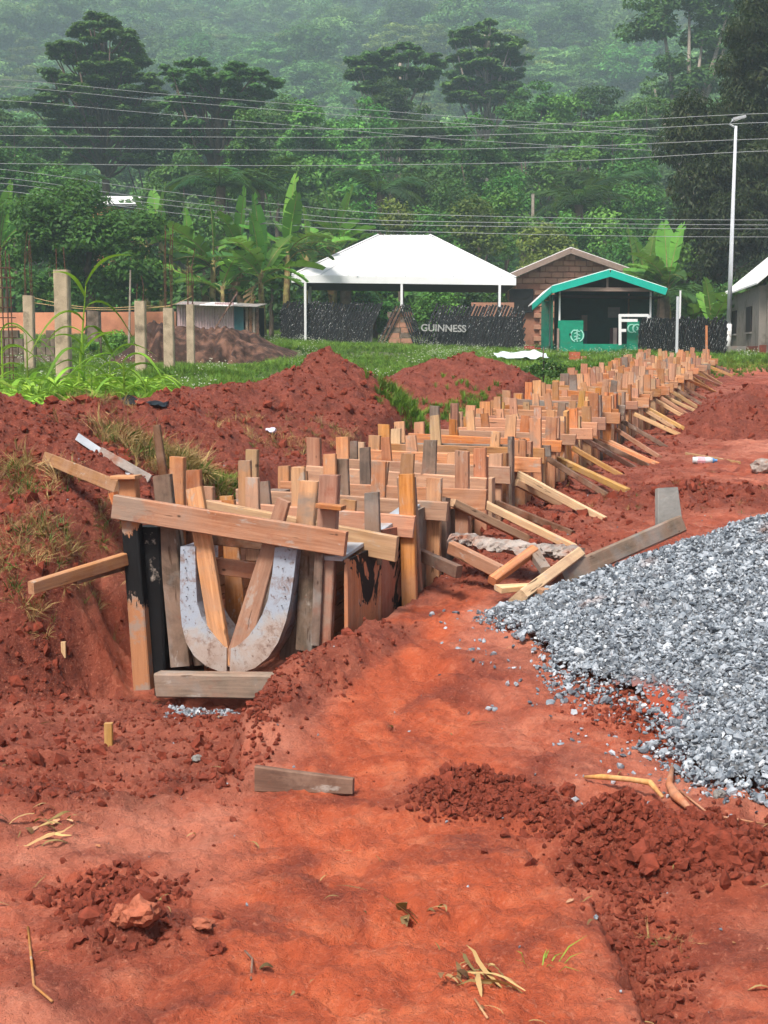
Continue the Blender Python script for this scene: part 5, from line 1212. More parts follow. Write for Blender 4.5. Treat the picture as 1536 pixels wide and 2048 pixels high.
for l in set(q[3] for q in info):
    s_ = sorted([q for q in info if q[3] == l], key=lambda q: q[2])
    if len(s_) == 2: s_[0][3] += ', left of two'; s_[1][3] += ', right of two'
    elif len(s_) > 2:
        for j, q in enumerate(s_): q[3] += ', %s from left' % ('first', 'second', 'third', 'fourth', 'fifth', 'sixth', 'seventh')[min(j, 6)]
for i, (zi, k, px, l) in enumerate(info):
    if len(l.split()) > 16: l = l.replace(' the ', ' ').replace(', upslope from', ' above')
    tr, cr = PROTO[k]
    mktree('forest_tree', (xs_[i], ys_[i], zs_[i] - .3), tr, cr, l, 'tree', ('trees of the lower forest edge', 'trees on the lower slope', 'trees on the middle hillside')[zi], g_.uniform(0, 6.28), g_.uniform(.62, 1.05) * (1.0 if zi == 0 else 1.15 + .15 * zi))
crowns = []
for k, (tr, cr) in enumerate(PROTO): crowns.append(cr)
lib('far_crowns', crowns)
fx = np.array([s[0] for s in far_]); fy = np.array([s[1] for s in far_]); fz = terrain(fx, fy)[0] - .8
rt = np.zeros((len(fx), 3)); rt[:, 2] = rng.uniform(0, 6.28, len(fx)); s_ = rng.uniform(.75, 1.4, len(fx)) * (1 + np.clip(fy - 150, 0, 999) / 380)
scatter('distant_forest', np.stack([fx, fy, fz], 1), rt, np.stack([s_ * 1.15, s_ * 1.15, s_ * rng.uniform(.75, 1.1, len(fx))], 1), 'far_crowns')
# undergrowth that hides the slope
n = 2600; uy = 73 * (700 / 73) ** rng.random(n); ux = rng.uniform(-1, 1, n) * (.3 * uy + 4); k = (uy > 82) | (np.abs(ux) > 0); ux, uy = ux[k], uy[k]; n = len(ux)
low = crownmesh('bush', subclumps(0, 0, .6, 1.6, 1.6, 1.1, 14, .7, g_, .5, -.2), 240, .28, .18, LF_MID, 300, .8); low2 = crownmesh('bush', subclumps(0, 0, .6, 1.9, 1.5, .9, 14, .7, g_, .5, -.2), 240, .28, .16, LF_DARK, 301, .8)
lib('low_bushes', [low, low2]); rt = np.zeros((n, 3)); rt[:, 2] = rng.uniform(0, 6.28, n)
scatter('undergrowth', np.stack([ux, uy, terrain(ux, uy)[0]], 1), rt, rng.uniform(.6, 1.3, n) * (1 + uy / 230), 'low_bushes')
# named trees
def ztop(py, D): return Zp(py, D)
def layered(px, D, ytop, ybase_crown, tiers, mat, label, seed, trunkmat=BARK, leaf=(.30, .17), trunk_r=.28):
    x0 = X(px, D); zb = gz(x0, D); g = random.Random(seed); cl = []; 
    for (py, pxl, pxr, thick) in tiers:
        z = Zp(py, D) - zb; n = max(3, int((pxr - pxl) / 7)); ph_ = g.random() * 6
        for q in range(n * 2):
            xx = X(g.uniform(pxl, pxr), D) - x0; hw = (X(pxr, D) - X(pxl, D)) / 2; yy = g.uniform(-1, 1) * hw * math.sqrt(max(.05, 1 - (xx / (hw + .01)) ** 2 * .9))
            if py > 195 and abs(xx) < .5 and yy < .9 and D < 100: continue
            cl.append((xx, yy, z + .28 * math.sin(xx * 1.3 + ph_) + g.uniform(-.2, .2) - .05 * abs(xx), g.uniform(.22, .50) * thick))
    h = Zp(tiers[0][0], D) - zb
    tr = trunkmesh('trunk', h * .97, trunk_r, [c[:3] for c in cl[::5]], trunkmat, seed, .006); cr = crownmesh('crown', cl, 620, leaf[0], leaf[1], mat, seed, .38, .9, 0, .2)
    return mktree('layered_tree', (x0, D, zb), tr, cr, label)
layered(222, 96, 30, 330, [(38, 190, 248, 1.1), (58, 160, 275, 1.1), (88, 120, 295, 1.2), (98, 110, 180, 1.0), (112, 170, 300, 1.2), (128, 150, 310, 1.3), (150, 110, 325, 1.3), (165, 120, 320, 1.2), (192, 60, 335, 1.4), (215, 110, 330, 1.4), (245, 120, 325, 1.3), (280, 130, 320, 1.3), (310, 130, 310, 1.2)], LF_TIER, 'tallest tiered tree at left with a straight bare lower trunk and flat dark layers', 11)
layered(442, 92, 125, 330, [(130, 370, 420, 1.0), (128, 470, 505, 1.0), (150, 340, 560, 1.2), (172, 350, 540, 1.3), (200, 345, 520, 1.4), (235, 360, 500, 1.5), (270, 370, 490, 1.5), (305, 370, 480, 1.4)], LF_TIER, 'broad flat-topped tiered tree right of the tallest one, with yellow-green tips', 12)
layered(968, 125, 55, 210, [(62, 890, 1000, 1.2), (80, 905, 1035, 1.5), (110, 900, 1050, 1.8), (140, 900, 1040, 1.8), (170, 890, 1030, 1.8), (195, 900, 1040, 1.7)], LF_TIER, 'tall dark tree at centre with two pale trunks showing below a wispy crown', 13, BARKP, (.4, .24), .34)
layered(800, 120, 100, 200, [(105, 720, 860, 1.3), (125, 700, 880, 1.5), (150, 705, 870, 1.6), (178, 720, 860, 1.5)], LF_TIER, 'spreading tree with thin pale trunks left of the tall central tree', 14, BARKP, (.4, .24), .22)
def blobtree(name, D, px0, blobs, mat, label, seed, leaf=(.22, .10), nper=420, droop=0, cl_r=.75, flat=.85, trunk_r=.3, limbs=True, cat='tree', dens=1.0, up=.5, yd=None, trunkmat=BARK, group=None):
    x0 = X(px0, D); zb = gz(x0, D); g = random.Random(seed); cl = []
    for (px, py, rpx, *o) in blobs:
        r = rpx / F * D; cx = X(px, D) - x0; cz = Zp(py, D) - zb; cy = (o[0] if o else 0)
        cl += subclumps(cx, cy, cz, r * .82, r * .8, r * .8, int(max(5, dens * 9 * (r / cl_r / 2) ** 1.8)), cl_r, g, .55, -.85)
    cl = [c for c in cl if c[2] > .15]
    h = max(.8, max(c[2] for c in cl) * .6)
    tr = trunkmesh('trunk', h, trunk_r, [c[:3] for c in cl[::7]] if limbs else [], trunkmat, seed, .02); cr = crownmesh('crown', cl, nper, leaf[0], leaf[1], mat, seed, flat, up, droop)
    return mktree(name, (x0, D, zb), tr, cr, label, cat, group)
blobtree('silk_cotton_tree', 118, 1360, [(1270, 35, 50), (1340, 10, 65), (1400, -10, 70), (1430, 50, 45), (1300, 75, 35), (1390, 70, 40), (1320, 150, 45), (1400, 150, 50), (1360, 185, 45), (1420, 110, 30), (1460, 20, 40)], LF_DARK, 'huge dark tree at top right with pale forking limbs showing through its crown', 15, (.42, .2), 150, 0, 1.1, .8, .75, True, dens=1.0, trunkmat=BARKP)
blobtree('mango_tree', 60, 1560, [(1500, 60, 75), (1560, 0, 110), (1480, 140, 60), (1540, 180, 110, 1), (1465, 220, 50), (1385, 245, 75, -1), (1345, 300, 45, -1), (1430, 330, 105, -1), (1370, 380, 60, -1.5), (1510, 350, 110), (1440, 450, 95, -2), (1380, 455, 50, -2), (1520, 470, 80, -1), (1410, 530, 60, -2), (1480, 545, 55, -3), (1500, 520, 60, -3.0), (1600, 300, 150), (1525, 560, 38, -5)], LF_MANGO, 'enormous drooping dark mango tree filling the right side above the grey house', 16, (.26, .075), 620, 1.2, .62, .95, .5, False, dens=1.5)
blobtree('leafy_shade_tree', 52, 185, [(90, 440, 60), (150, 425, 65), (215, 440, 70), (290, 480, 55), (120, 500, 70), (200, 505, 80), (60, 520, 45), (275, 540, 60, -1), (310, 570, 30, -1), (80, 570, 40), (160, 570, 60), (235, 580, 40)], LF_MID, 'wide dense shade tree behind the left concrete pillars', 17, (.20, .10), 520, .2, .6, .85, .2, False, dens=1.35)
blobtree('creeper_covered_tree', 86, 560, [(520, 250, 42), (505, 310, 42), (540, 330, 40), (575, 350, 36), (590, 400, 34), (560, 400, 40), (615, 425, 28)], LF_LITE, 'bright green creeper-draped tree leaning between the tiered tree and the canopy', 18, (.22, .14), 420, .3, .6, .9, .2, False, dens=1.3)
BUSH = [(660, 420, 45, 72, LF_DARK, 'dark rounded bush rising over the left end of the canopy roof'), (735, 430, 38, 73, LF_MID, 'green bush over the canopy roof, second from its left end'), (800, 430, 42, 70, LF_OLIVE, 'yellow-green bush straight above the canopy ridge'), (870, 455, 48, 68, LF_LITE, 'bright bush over the right slope of the canopy'), (945, 440, 55, 68, LF_OLIVE, 'largest yellow-green bush between canopy and brick house'), (1010, 430, 45, 70, LF_LITE, 'light green bush behind the left eave of the brick house'), (1075, 470, 40, 68, LF_OLIVE, 'bush with reddish tips above the brick gable left side'), (1135, 465, 45, 69, LF_LITE, 'light bush right above the gable peak of the brick house'), (1200, 465, 50, 69, LF_LITE, 'broad light bush over the right slope of the brick gable'), (1265, 470, 45, 67, LF_MID, 'green bush above the banana plants at right'), (1325, 490, 40, 66, LF_LITE, 'light bush touching the left side of the mango tree'), (900, 395, 40, 78, LF_DARK, 'dark bush in the second row behind the canopy right side'), (1170, 410, 50, 80, LF_MID, 'feathery green tree in the second row above the gable'), (1260, 400, 50, 80, LF_LITE, 'light crown in the second row left of the mango tree'), (830, 385, 45, 82, LF_DARK, 'dark bush in the second row above the canopy ridge'), (1010, 380, 50, 82, LF_MID, 'mid green crown in the second row above the utility pole'),
        (40, 330, 60, 78, LF_MID, 'mid green tree at the left edge above the shade tree'), (330, 400, 45, 74, LF_DARK, 'dark bush right of the far white roof'), (110, 375, 45, 76, LF_LITE, 'lighter bush left of the far white roof'), (410, 440, 40, 66, LF_DARK, 'dark bush behind the banana clump'), (545, 520, 45, 60, LF_DARK, 'dark bush behind the banana stems left of the canopy'), (20, 440, 45, 60, LF_MID, 'green bush at the left edge behind the rebar cage'), (750, 600, 40, 64, LF_MID, 'bush seen below the canopy roof left of its middle post'), (880, 600, 40, 64, LF_MID, 'bush seen below the canopy roof right of its middle post'), (680, 590, 35, 64, LF_DARK, 'dark bush seen below the canopy roof at left'), (950, 590, 35, 66, LF_DARK, 'dark bush seen below the canopy roof at right'), (440, 600, 40, 56, LF_DARK, 'dark bush behind the tin shed roof'), (1340, 590, 40, 58, LF_DARK, 'dark bush behind the short black fence'), (1400, 600, 40, 56, LF_DARK, 'dark bush behind the short fence next to the lamp post')]
for i, (px, py, r, D, mt, l) in enumerate(BUSH):
    blobtree('bush', D, px, [(px, py, r), (px - r * .5, py + r * .7, r * .8), (px + r * .6, py + r * .6, r * .8), (px, py + r * 1.5, r * .9)], mt, l, 400 + i, (.20, .12), 300, 0, .55, .85, .1, False, 'bush', 1.25)
MIDT = [(40, 250, 75, 100), (150, 260, 60, 104), (320, 250, 60, 100), (640, 260, 70, 100), (740, 250, 65, 102), (850, 260, 60, 98), (930, 290, 70, 96), (1040, 270, 65, 98), (1130, 240, 60, 104), (1220, 280, 65, 96), (1290, 220, 50, 100), (700, 340, 60, 90), (960, 350, 70, 88), (1130, 340, 65, 88), (620, 350, 50, 90), (860, 340, 50, 90), (1250, 340, 45, 88), (370, 350, 50, 88), (470, 340, 45, 88), (1060, 200, 55, 112), (1180, 205, 50, 114), (560, 230, 50, 106), (780, 200, 50, 114)]
ADJ = ['', '']
pos = lambda px: 'at the far left' if px < 100 else 'behind the tallest tiered tree' if px < 260 else 'between the two tiered trees' if px < 400 else 'behind the broad tiered tree' if px < 500 else 'above the creeper-draped tree' if px < 600 else 'up the slope over the left canopy end' if px < 720 else 'up the slope over the canopy ridge' if px < 900 else 'up the slope over the right canopy end' if px < 1045 else 'up the slope over the brick gable' if px < 1200 else 'beside the mango tree'
seen = set()
for i, (px, py, r, D) in enumerate(MIDT):
    mt = (LF_DARK, LF_MID, LF_DARK, LF_LITE, LF_MID)[i % 5]; tone = ('dark', 'mid green', 'dusky', 'bright green', 'fresh green')[i % 5]
    l = '%s forest-edge tree %s, %s' % (tone, pos(px), 'high row' if py < 235 else 'upper row' if py < 300 else 'lower row')
    while l in seen: l += ', nearer the right'
    seen.add(l)
    blobtree('forest_edge_tree', D, px, [(px, py, r), (px - r * .6, py + r * .5, r * .75), (px + r * .7, py + r * .5, r * .7), (px, py + r * 1.1, r * .9)], mt, l, 500 + i, (.30, .16), 190, 0, .8, .6, .22, True, 'tree', 1.05)
# oil palms
def frond(L, seed):
    g = random.Random(seed); mb = MB(); k = 14; pts = [Vector((L * t * (1 - .12 * t), 0, L * (.55 * t - .75 * t * t))) for t in [i / k for i in range(k + 1)]]
    mb.tube(pts, [.035 * (1 - .8 * i / k) for i in range(k + 1)], 4)
    for i in range(2, k * 3 + 1):
        t = i / (k * 3); j = min(int(t * k), k - 1); p = pts[j].lerp(pts[j + 1], t * k - j); ll = L * .26 * math.sin(math.pi * (.12 + .82 * t))
        for s in (-1, 1):
            e = p + Vector((ll * .55, s * ll * .75, -ll * g.uniform(.25, .6))); q = Vector((.03, 0, .0)); m_ = p.lerp(e, .5) + Vector((0, 0, .04))
            mb.add([p - q, m_ - q * 1.5, e, m_ + q * 1.5], [(0, 1, 2, 3)])
    return mesh_np('frond', mb.V, mb.F, LF_DARK)
FR_ = [frond(3.2, i) for i in range(3)]
def palm(px, py, D, label, n=13, s=1.0):
    x0 = X(px, D); zb = gz(x0, D); zt = Zp(py, D); e = empty('oil_palm', (x0, D, zb), label, 'palm', 'oil palms at the forest edge'); mb = MB(); mb.tube([(x0, D, zb - .2), (x0 + .05, D, zt)], [.28, .22], 8); mb.build('trunk', BARK, e)
    for i in range(n): obj('frond', FR_[i % 3], e, Matrix.Translation((x0, D, zt)) @ Matrix.Rotation(i / n * 6.28 + random.uniform(-.2, .2), 4, 'Z') @ Matrix.Rotation(-random.uniform(-.25, .65), 4, 'Y') @ Matrix.Scale(s * random.uniform(.85, 1.1), 4))
palm(445, 372, 72, 'grey-green palm behind the left banana clump'); palm(522, 380, 74, 'palm right behind the tallest banana leaves'); palm(1150, 410, 78, 'palm in the forest edge above the brick gable'); palm(140, 372, 80, 'palm half hidden left of the far white roof'); palm(760, 385, 80, 'palm in the dark gap above the canopy'); palm(1205, 385, 84, 'palm in the forest edge left of the mango tree')
palm(1320, 590, 55, 'low palm with arching fronds behind the short black fence', 9, .8); palm(690, 575, 62, 'low palm seen under the canopy at left', 9, .7)
# banana plants
def banleaf(L, Wd, seed, mat, torn=.3, arch=.5):
    g = random.Random(seed); mb = MB(); k = 15; pts = []
    for i in range(k + 1): t = i / k; pts.append(Vector((L * (t - .18 * arch * t * t), 0, L * (.12 * t - arch * t * t * .8))))
    mb.tube(pts, [.028 * (1 - .85 * i / k) for i in range(k + 1)], 4, m=1)
    for i in range(1, k):
        t0, t1 = i / k, (i + 1) / k
        for s in (-1, 1):
            w0 = Wd * .5 * math.sin(math.pi * min(1, t0 * .93 + .05)) ** .6; w1 = Wd * .5 * math.sin(math.pi * min(1, t1 * .93 + .05)) ** .6
            gap = g.random() < torn; dd = g.uniform(.1, .45) if gap else .12; sl = g.uniform(.02, .12) * L * (1 if gap else .5)
            a, b = pts[i], pts[i + 1]; sh = (b - a) * (.12 if gap else 0)
            mb.add([a, b - sh, b - sh + Vector((sl, s * w1, w1 * (.35 - dd * 1.5))), a + Vector((sl, s * w0, w0 * (.35 - dd * 1.5)))], [(0, 1, 2, 3) if s < 0 else (3, 2, 1, 0)])
    me = mesh_np('leaf', mb.V, mb.F, [mat, STEMB], False, mb.M); return me
BL = [banleaf(2.3, .78, 1, LF_BAN, .15, .35), banleaf(2.4, .74, 2, LF_BAN, .35, .7), banleaf(2.2, .70, 3, LF_BAND, .55, .9), banleaf(2.4, .80, 4, LF_BAN, .05, .12), banleaf(2.0, .55, 5, LF_BAND, .7, 1.0), banleaf(1.7, .5, 6, LF_DEAD, .9, 1.4)]
stem_me = None
def banana(px, pyb, pyt, D, label, seed, nl=8, s=1.0, dead=0, upright=2):
    x0 = X(px, D); zb = gz(x0, D) if pyb is None else Zp(pyb, D); zt = Zp(pyt, D); g = random.Random(seed)
    e = empty('banana_plant', (x0, D, min(zb, gz(x0, D))), label, 'banana plant', 'banana plants'); lean = g.uniform(-.12, .12)
    zs_ = zt - 1.1 * s; mb = MB(); mb.tube([(x0, D, min(zb, gz(x0, D)) - .1), (x0 + lean * .5, D, (zb + zs_) / 2), (x0 + lean, D, zs_)], [.15 * s, .12 * s, .07 * s], 8); mb.build('stem', STEMB, e, True)
    for i in range(nl + dead + (3 if nl > 6 else 0)):
        if i < upright: el, me = g.uniform(68, 86), BL[3]
        elif i < nl or i >= nl + dead: el, me = g.uniform(15, 60), BL[g.choice((0, 1, 1, 2, 4))]
        else: el, me = g.uniform(-35, -5), BL[5]
        az = g.uniform(0, 360) if i >= upright else g.choice((g.uniform(-60, 240),))
        M = Matrix.Translation((x0 + lean, D, zs_ - .05 * i * s)) @ Matrix.Rotation(R(az), 4, 'Z') @ Matrix.Rotation(R(-el), 4, 'Y') @ Matrix.Rotation(g.uniform(-.5, .5), 4, 'X') @ Matrix.Scale(s * g.uniform(.75, 1.1), 4)
        obj('leaf', me, e, M)
banana(528, None, 475, 50, 'banana plant with big upright leaves beside the tin shed', 21, 9, .95, 1, 2)
banana(572, None, 430, 54, 'tallest banana plant, just left of the canopy roof', 22, 9, 1.05, 0, 2)
banana(425, None, 455, 54, 'banana plant above the tin shed with ragged brown-edged leaves', 23, 9, 1.05, 2, 1)
banana(480, None, 445, 55, 'banana plant with a hanging dead leaf in the middle of the clump', 24, 8, 1.0, 3, 1)
banana(385, None, 470, 56, 'banana plant at the left side of the clump, leaves arching over the pillars', 25, 8, 1.05, 0, 1)
banana(668, 560, 440, 62, 'pale banana plant peeking over the left slope of the canopy roof', 26, 8, 1.0, 0, 2)
banana(615, 540, 455, 60, 'banana plant half behind the left corner of the canopy roof', 27, 7, .95, 1, 1)
banana(330, 500, 430, 62, 'banana plant with one bright leaf at the right edge of the shade tree', 28, 5, .95, 0, 2)
banana(300, 520, 440, 62, 'banana plant mostly hidden in the shade tree', 29, 5, .9, 0, 1)
banana(8, None, 440, 58, 'banana plant at the left picture edge above the cage', 30, 6, 1.0, 0, 2)
banana(1295, None, 505, 58, 'banana plant directly right of the brick gable', 31, 9, 1.05, 0, 2)
banana(1335, None, 510, 57, 'banana plant between the gable and the mango tree', 32, 9, 1.0, 0, 2)
banana(1265, None, 520, 60, 'banana plant rising behind the right eave of the brick house', 33, 8, .95, 0, 1)
banana(1418, None, 598, 52, 'small banana plant with one broad upright leaf above the short fence', 34, 4, .75, 0, 1)
banana(1380, None, 590, 54, 'low banana plant behind the two steel posts', 35, 6, .8, 0, 0)
banana(450, None, 520, 51, 'small banana plant right behind the shed roof', 36, 7, .8, 0, 0)
# tall cane / maize on the left
def cleaf(L, w_, seed, droop):
    g = random.Random(seed); mb = MB(); k = 9; V_ = []
    for i in range(k + 1):
        t = i / k; x_ = L * (t * .8); z_ = L * (.75 * t - droop * t * t * 1.25); ww = w_ * .5 * math.sin(math.pi * min(1, .15 + t * .85)) ; V_ += [(x_, -ww, z_ + ww * .5), (x_, 0, z_), (x_, ww, z_ + ww * .5)]
    mb.add(V_, [f for i in range(k) for f in ((3 * i, 3 * i + 3, 3 * i + 4, 3 * i + 1), (3 * i + 1, 3 * i + 4, 3 * i + 5, 3 * i + 2))]); return mesh_np('leaf', mb.V, mb.F, LF_CORN)
def canetuft(seed):
    g = random.Random(seed); V_, F_ = [], []
    for i in range(7):
        m = cleaf(.55, .05, seed * 9 + i, g.choice((.5, .8, 1.1))); M = Matrix.Rotation(g.uniform(0, 6.28), 4, 'Z') @ Matrix.Translation((0, 0, g.uniform(0, .15))) @ Matrix.Rotation(-g.uniform(0, .5), 4, 'Y'); b = len(V_)
        V_ += [M @ v.co for v in m.vertices]; F_ += [tuple(q + b for q in p.vertices) for p in m.polygons]
    return mesh_np('cane', V_, F_, LF_CORN)
CL = [cleaf(.85, .10, i, (.5, .75, 1.0, 1.2)[i]) for i in range(4)]
def maize(px, pyt, D, label, seed, nl=9, s=1.0, lean=0.0):
    x0 = X(px, D); zb = gz(x0, D); zt = Zp(pyt, D); g = random.Random(seed); e = empty('maize_plant', (x0, D, zb), label, 'maize plant', 'maize plants at the edge of the soil heaps'); hh = zt - zb - .15
    mb = MB(); mb.tube([(x0, D, zb), (x0 + lean * .5, D, zb + hh * .5), (x0 + lean, D, zb + hh)], [.018, .014, .006], 6); mb.build('stalk', LF_CORN, e)
    for i in range(nl):
        t = .15 + .85 * i / (nl - 1); M = Matrix.Translation((x0 + lean * t, D, zb + hh * t)) @ Matrix.Rotation(i * 3.14 + g.uniform(-.7, .7) + .3, 4, 'Z') @ Matrix.Rotation(-g.uniform(-.1, .35), 4, 'Y') @ Matrix.Scale(s * g.uniform(.7, 1.1), 4)
        obj('leaf', CL[g.randrange(4)], e, M)
maize(152, 545, 17.5, 'tallest cane-like maize plant, arching above the concrete pillar', 1, 11, .95, .15)
maize(170, 640, 17.0, 'maize plant growing at the foot of the tallest one', 2, 8, .8)
maize(222, 690, 16.5, 'maize plant with a yellowing leaf right of the tallest one', 3, 9, .85)
maize(250, 695, 16.0, 'bushy maize plant just left of the leaf-topped pillar', 4, 9, .8)
maize(292, 740, 15.5, 'low maize plant drooping over the black plastic', 5, 7, .65)
maize(185, 720, 16.2, 'short maize plant between the tallest one and the yellowing one', 6, 8, .7)
maize(58, 650, 22, 'maize plant by the rebar cage and slim pillar', 7, 8, .9)
maize(8, 640, 20, 'maize plant leaning in at the left picture edge', 8, 7, .9)
maize(120, 740, 16, 'short maize plant at the grass edge above the soil dip', 9, 7, .6)
loose('bare_branch', P(258, 690, 34), P(261, 540, 34), .05, .05, BARKP, 'thin bare crooked branch standing right of the tallest maize', 'branch', None, (1, 0, 0), .6)
# grass
lib('cane_tufts', [canetuft(i) for i in range(3)])
n = 800; px_ = rng.uniform(-60, 315, n); D_ = rng.uniform(12.5, 22, n); x_ = (px_ - 768) / F * D_; t_, rg_, _, gr_ = terrain(x_, D_); k_k = (gr_ > .25); rt = np.zeros((n, 3)); rt[:, 2] = rng.uniform(0, 6.28, n)
scatter('tall_green_cane', np.stack([x_, D_, t_ - .02], 1)[k_k], rt[k_k], rng.uniform(.7, 1.6, n)[k_k], 'cane_tufts')
def tuft(nb, h, w_, spread, mat, seed, broad=0):
    g = random.Random(seed); mb = MB()
    for i in range(nb):
        a = g.uniform(0, 6.28); d = Vector((math.cos(a), math.sin(a), 0)); r0 = g.uniform(0, .06); hh = h * g.uniform(.5, 1.15); sp = spread * g.uniform(.2, 1.2) * hh; sd = Vector((-d.y, d.x, 0)) * w_ * g.uniform(.6, 1.3)
        p0 = d * r0; p1 = d * (r0 + sp * .35) + Vector((0, 0, hh * .6)); p2 = d * (r0 + sp) + Vector((0, 0, hh * g.uniform(.7, 1)))
        mb.add([p0 - sd * .6, p0 + sd * .6, p1 + sd, p1 - sd, p2], [(0, 1, 2, 3), (3, 2, 4)])
    return mesh_np('tuft', mb.V, mb.F, mat)
lib('grass_tufts', [tuft(26, .30, .006, .7, LF_GRASS, i) for i in range(3)] + [tuft(24, .24, .008, .8, LF_GRASSD, 5), tuft(18, .2, .016, .7, LF_GRASS, 6)])
lib('straw_tufts', [tuft(22, .26, .004, 1.5, LF_STRAW, 20 + i) for i in range(3)] + [tuft(14, .2, .006, 1.1, LF_GRASSD, 30)])
def flower(seed):
    g = random.Random(seed); mb = MB()
    for i in range(14): c = Vector((g.uniform(-.2, .2), g.uniform(-.2, .2), g.uniform(.2, .34))); mb.box(c, (.014, .014, .01))
    return mesh_np('flower', mb.V, mb.F, simple('tiny_white_petals', (.6, .62, .5), .7) if seed == 0 else bpy.data.materials['tiny_white_petals'])
n = 240000; yy = 10 * (66 / 10) ** (rng.random(n) ** .75); xx = rng.uniform(-1, 1, n) * (.3 * yy + .5)
t_, rg, pa, gr = terrain(xx, yy); pat = fbm(xx * .5, yy * .5, 3, 200)
k = (gr > .3) & (rng.random(n) < gr * np.clip(.55 + pat * 1.2, .12, 1)); 
k &= ~((xx > X(1445, 45) * yy / 45) & (yy > 24) & (pat < .1))
bank = (np.abs(yy - 40) < 3.2) & (xx > X(235, 40)) & (xx < X(600, 40)) ; k &= ~bank
x, y, z = xx[k], yy[k], t_[k]; print('grass', len(x)); n = len(x)
rt = np.stack([rng.normal(0, .12, n), rng.normal(0, .12, n), rng.uniform(0, 6.28, n)], 1)
lush = 1 + .5 * np.clip(pat[k] * 2, -.5, 1)
scatter('grass', np.stack([x, y, z - .01], 1), rt, rng.uniform(.5, 1.1, n) * lush * np.interp(y, [12, 16, 22, 34, 60], [1.15, 1.0, .75, .6, .65]), 'grass_tufts')
lib('flowers', [flower(0), flower(1)]); k = rng.random(n) < .004; scatter('wild_flowers', np.stack([x, y, z], 1)[k], rt[k], rng.uniform(.7, 1.2, k.sum()), 'flowers')
# grass patches that grew on the heaps, banks and by the drain
def patch(name, px, py, rx, ry, n, libn, lo=.5, hi=1.1, dmin=6):
    c = G(px, py, dmin); x = rng.normal(c.x, rx, n); y = rng.normal(c.y, ry, n); z = terrain(x, y)[0]
    return np.stack([x, y, z - .015], 1), rng.uniform(lo, hi, n)
pp, ss = [], []
for a_ in ((830, 832, .22, .3, 200, 'grass_tufts', .3, .6), (960, 822, .3, .3, 160, 'grass_tufts', .3, .5), (890, 822, .3, .25, 90, 'grass_tufts', .25, .45), (1500, 735, 1.2, 1.5, 380, 'grass_tufts', .3, .6), (1380, 760, .5, .8, 150, 'grass_tufts', .3, .5), (432, 968, .10, .10, 70, 'grass_tufts', .25, .42), (90, 790, .2, .8, 120, 'grass_tufts', .6, 1.0)):
    q = patch('', *a_); pp.append(q[0]); ss.append(q[1])
pp = np.concatenate(pp); ss = np.concatenate(ss); rt = np.zeros((len(pp), 3)); rt[:, 2] = rng.uniform(0, 6.28, len(pp)); scatter('grass_patches', pp, rt, ss, 'grass_tufts')
pp, ss = [], []
for a_ in ((330, 915, .20, .16, 150, '', .6, 1.2), (390, 950, .14, .14, 120, '', .6, 1.2), (240, 880, .16, .12, 60, '', .5, 1.0), (40, 975, .16, .14, 90, '', .5, .9), (80, 1060, .13, .10, 70, '', .4, .8), (120, 1110, .1, .06, 40, '', .4, .7), (215, 1055, .1, .08, 40, '', .4, .7), (560, 890, .3, .2, 60, '', .4, .7), (680, 880, .25, .2, 60, '', .4, .7), (1330, 1890, .04, .06, 8, '', .2, .35, 3), (1340, 965, .5, .5, 50, '', .3, .5), (210, 800, .2, .15, 40, '', .4, .8), (30, 1130, .1, .06, 30, '', .4, .7), (50, 1200, .08, .03, 20, '', .4, .7), (1050, 855, .5, .3, 30, '', .3, .6)):
    q = patch('', *a_); pp.append(q[0]); ss.append(q[1])
pp = np.concatenate(pp); ss = np.concatenate(ss); rt = np.stack([rng.normal(0, .5, len(pp)), rng.normal(0, .5, len(pp)), rng.uniform(0, 6.28, len(pp))], 1); kk = rng.random(len(pp)) < .8; scatter('dry_grass', pp[kk], rt[kk], ss[kk] * .55, 'straw_tufts')
blobtree('low_bush', 24.5, 1085, [(1070, 745, 26), (1100, 737, 24), (1040, 745, 20)], LF_DARK, 'low dark green bush at the foot of the second soil heap', 601, (.07, .04), 3500, 0, .14, .7, .02, False, 'bush', 1.0)
blobtree('low_bush', 40, 205, [(200, 690, 26), (235, 682, 20)], LF_MID, 'low rounded bush against the peach wall, left of the eroded bank', 602, (.09, .05), 2500, 0, .2, .7, .02, False, 'bush', 1.0)
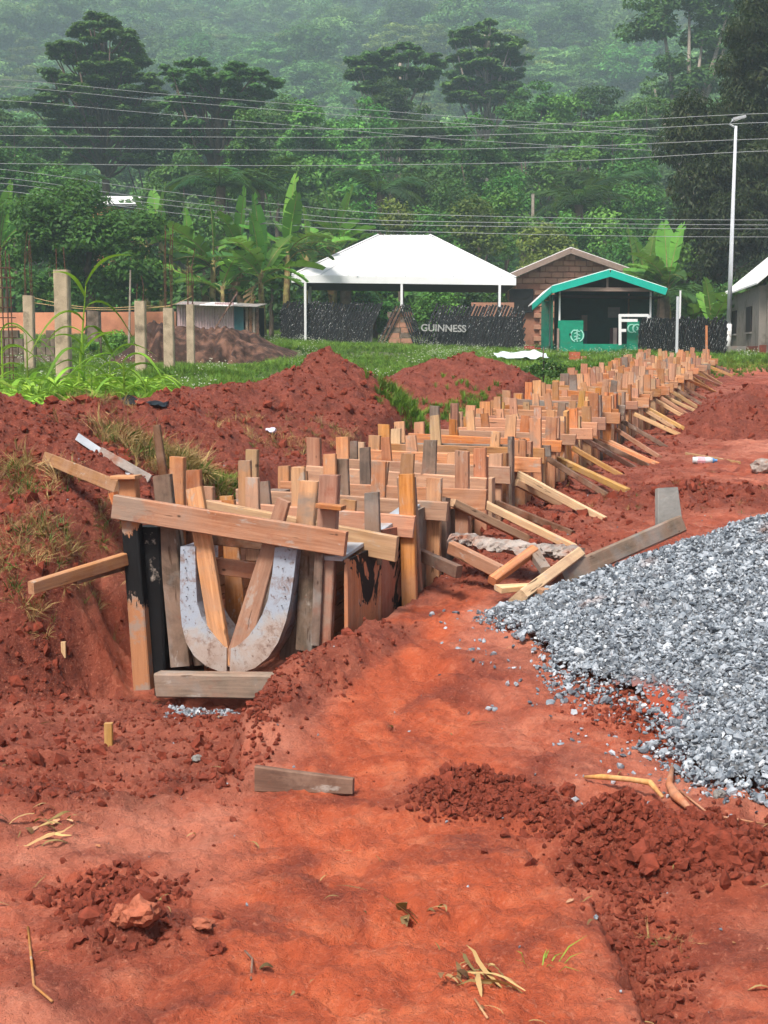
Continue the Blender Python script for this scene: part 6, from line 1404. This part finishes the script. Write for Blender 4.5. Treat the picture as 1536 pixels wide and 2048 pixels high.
# black plastic on the ridge
c = G(282, 805, 9); mb = MB(); V_ = []
for i in range(14):
    for j in range(6): V_.append((c.x - .20 + .42 * i / 13, c.y - .05 + .2 * j / 5, c.z - .03 + (.10 * math.exp(-((i - 3) / 3) ** 2) + .05 * math.exp(-((i - 10) / 3) ** 2)) * (1 - abs(j - 2.5) / 3) + .04 * mnoise.noise(Vector((i * .8, j * .9, 1)))))
mb.add(V_, [(i * 6 + j, i * 6 + j + 6, i * 6 + j + 7, i * 6 + j + 1) for i in range(13) for j in range(5)]); tag(mb.build('black_plastic', simple('black_plastic_film', (.006, .006, .007), .35, .2, spec=.5), None, True, origin=c), 'crumpled black plastic lying on the crest of the left soil ridge', 'plastic')
# eroded bank by the shed
bx = np.linspace(X(235, 40), X(610, 40), 110); by = np.linspace(37.2, 44.5, 60); BX, BY = np.meshgrid(bx, by)
hgt = np.interp(BY, [37.2, 38.0, 38.8, 39.6, 41, 44.5], [-.3, .10, .60, .82, .72, -.1]); lat = np.interp(BX, [bx[0], X(300, 40), X(480, 40), X(610, 40)], [0, 1, 1, -.1]); nbk = fbm(BX * 1.5, BY * 1.5, 4, 300)
BZ = terrain(BX, BY)[0] - .05 + hgt * lat + .16 * nbk * lat + .22 * billow(BX * 2.6, BY * .9, 3, 310) * lat * (BY < 40.5)
i0 = (np.arange(59)[:, None] * 110 + np.arange(109)[None, :]).ravel()
tag(obj('eroded_bank', mesh_np('eroded_bank', np.stack([BX, BY, BZ], -1).reshape(-1, 3), np.stack([i0, i0 + 1, i0 + 111, i0 + 110], 1), simple('eroded_earth', (.15, .075, .05), .9, .45, 4, bump=.06, dirt=(.04, .02, .014), dscale=2.2, dlo=.40, dhi=.55), True)), kind='structure')
c = G(1084, 1935, 3); me = tuft(9, .055, .0025, 1.6, LF_GRASS, 77); tag(obj('grass_sprig', me, None, Matrix.Translation(c)), 'small green sprig sprouting from the bare path in the foreground', 'sprig')
c = G(543, 868, 9); tag(obj('plastic_scrap', rockmesh('plastic_scrap', simple('pale_lilac_plastic', (.6, .58, .72), .4), 5, 2, .5, .4), None, Matrix.Translation(c + Vector((0, 0, .03))) @ Matrix.Scale(.09, 4)), 'pale lilac plastic scrap on the soil slope behind the drain', 'litter')
print('tris', sum(len(o.data.polygons) for o in sc.objects if o.type == 'MESH'), 'objs', len(sc.objects))
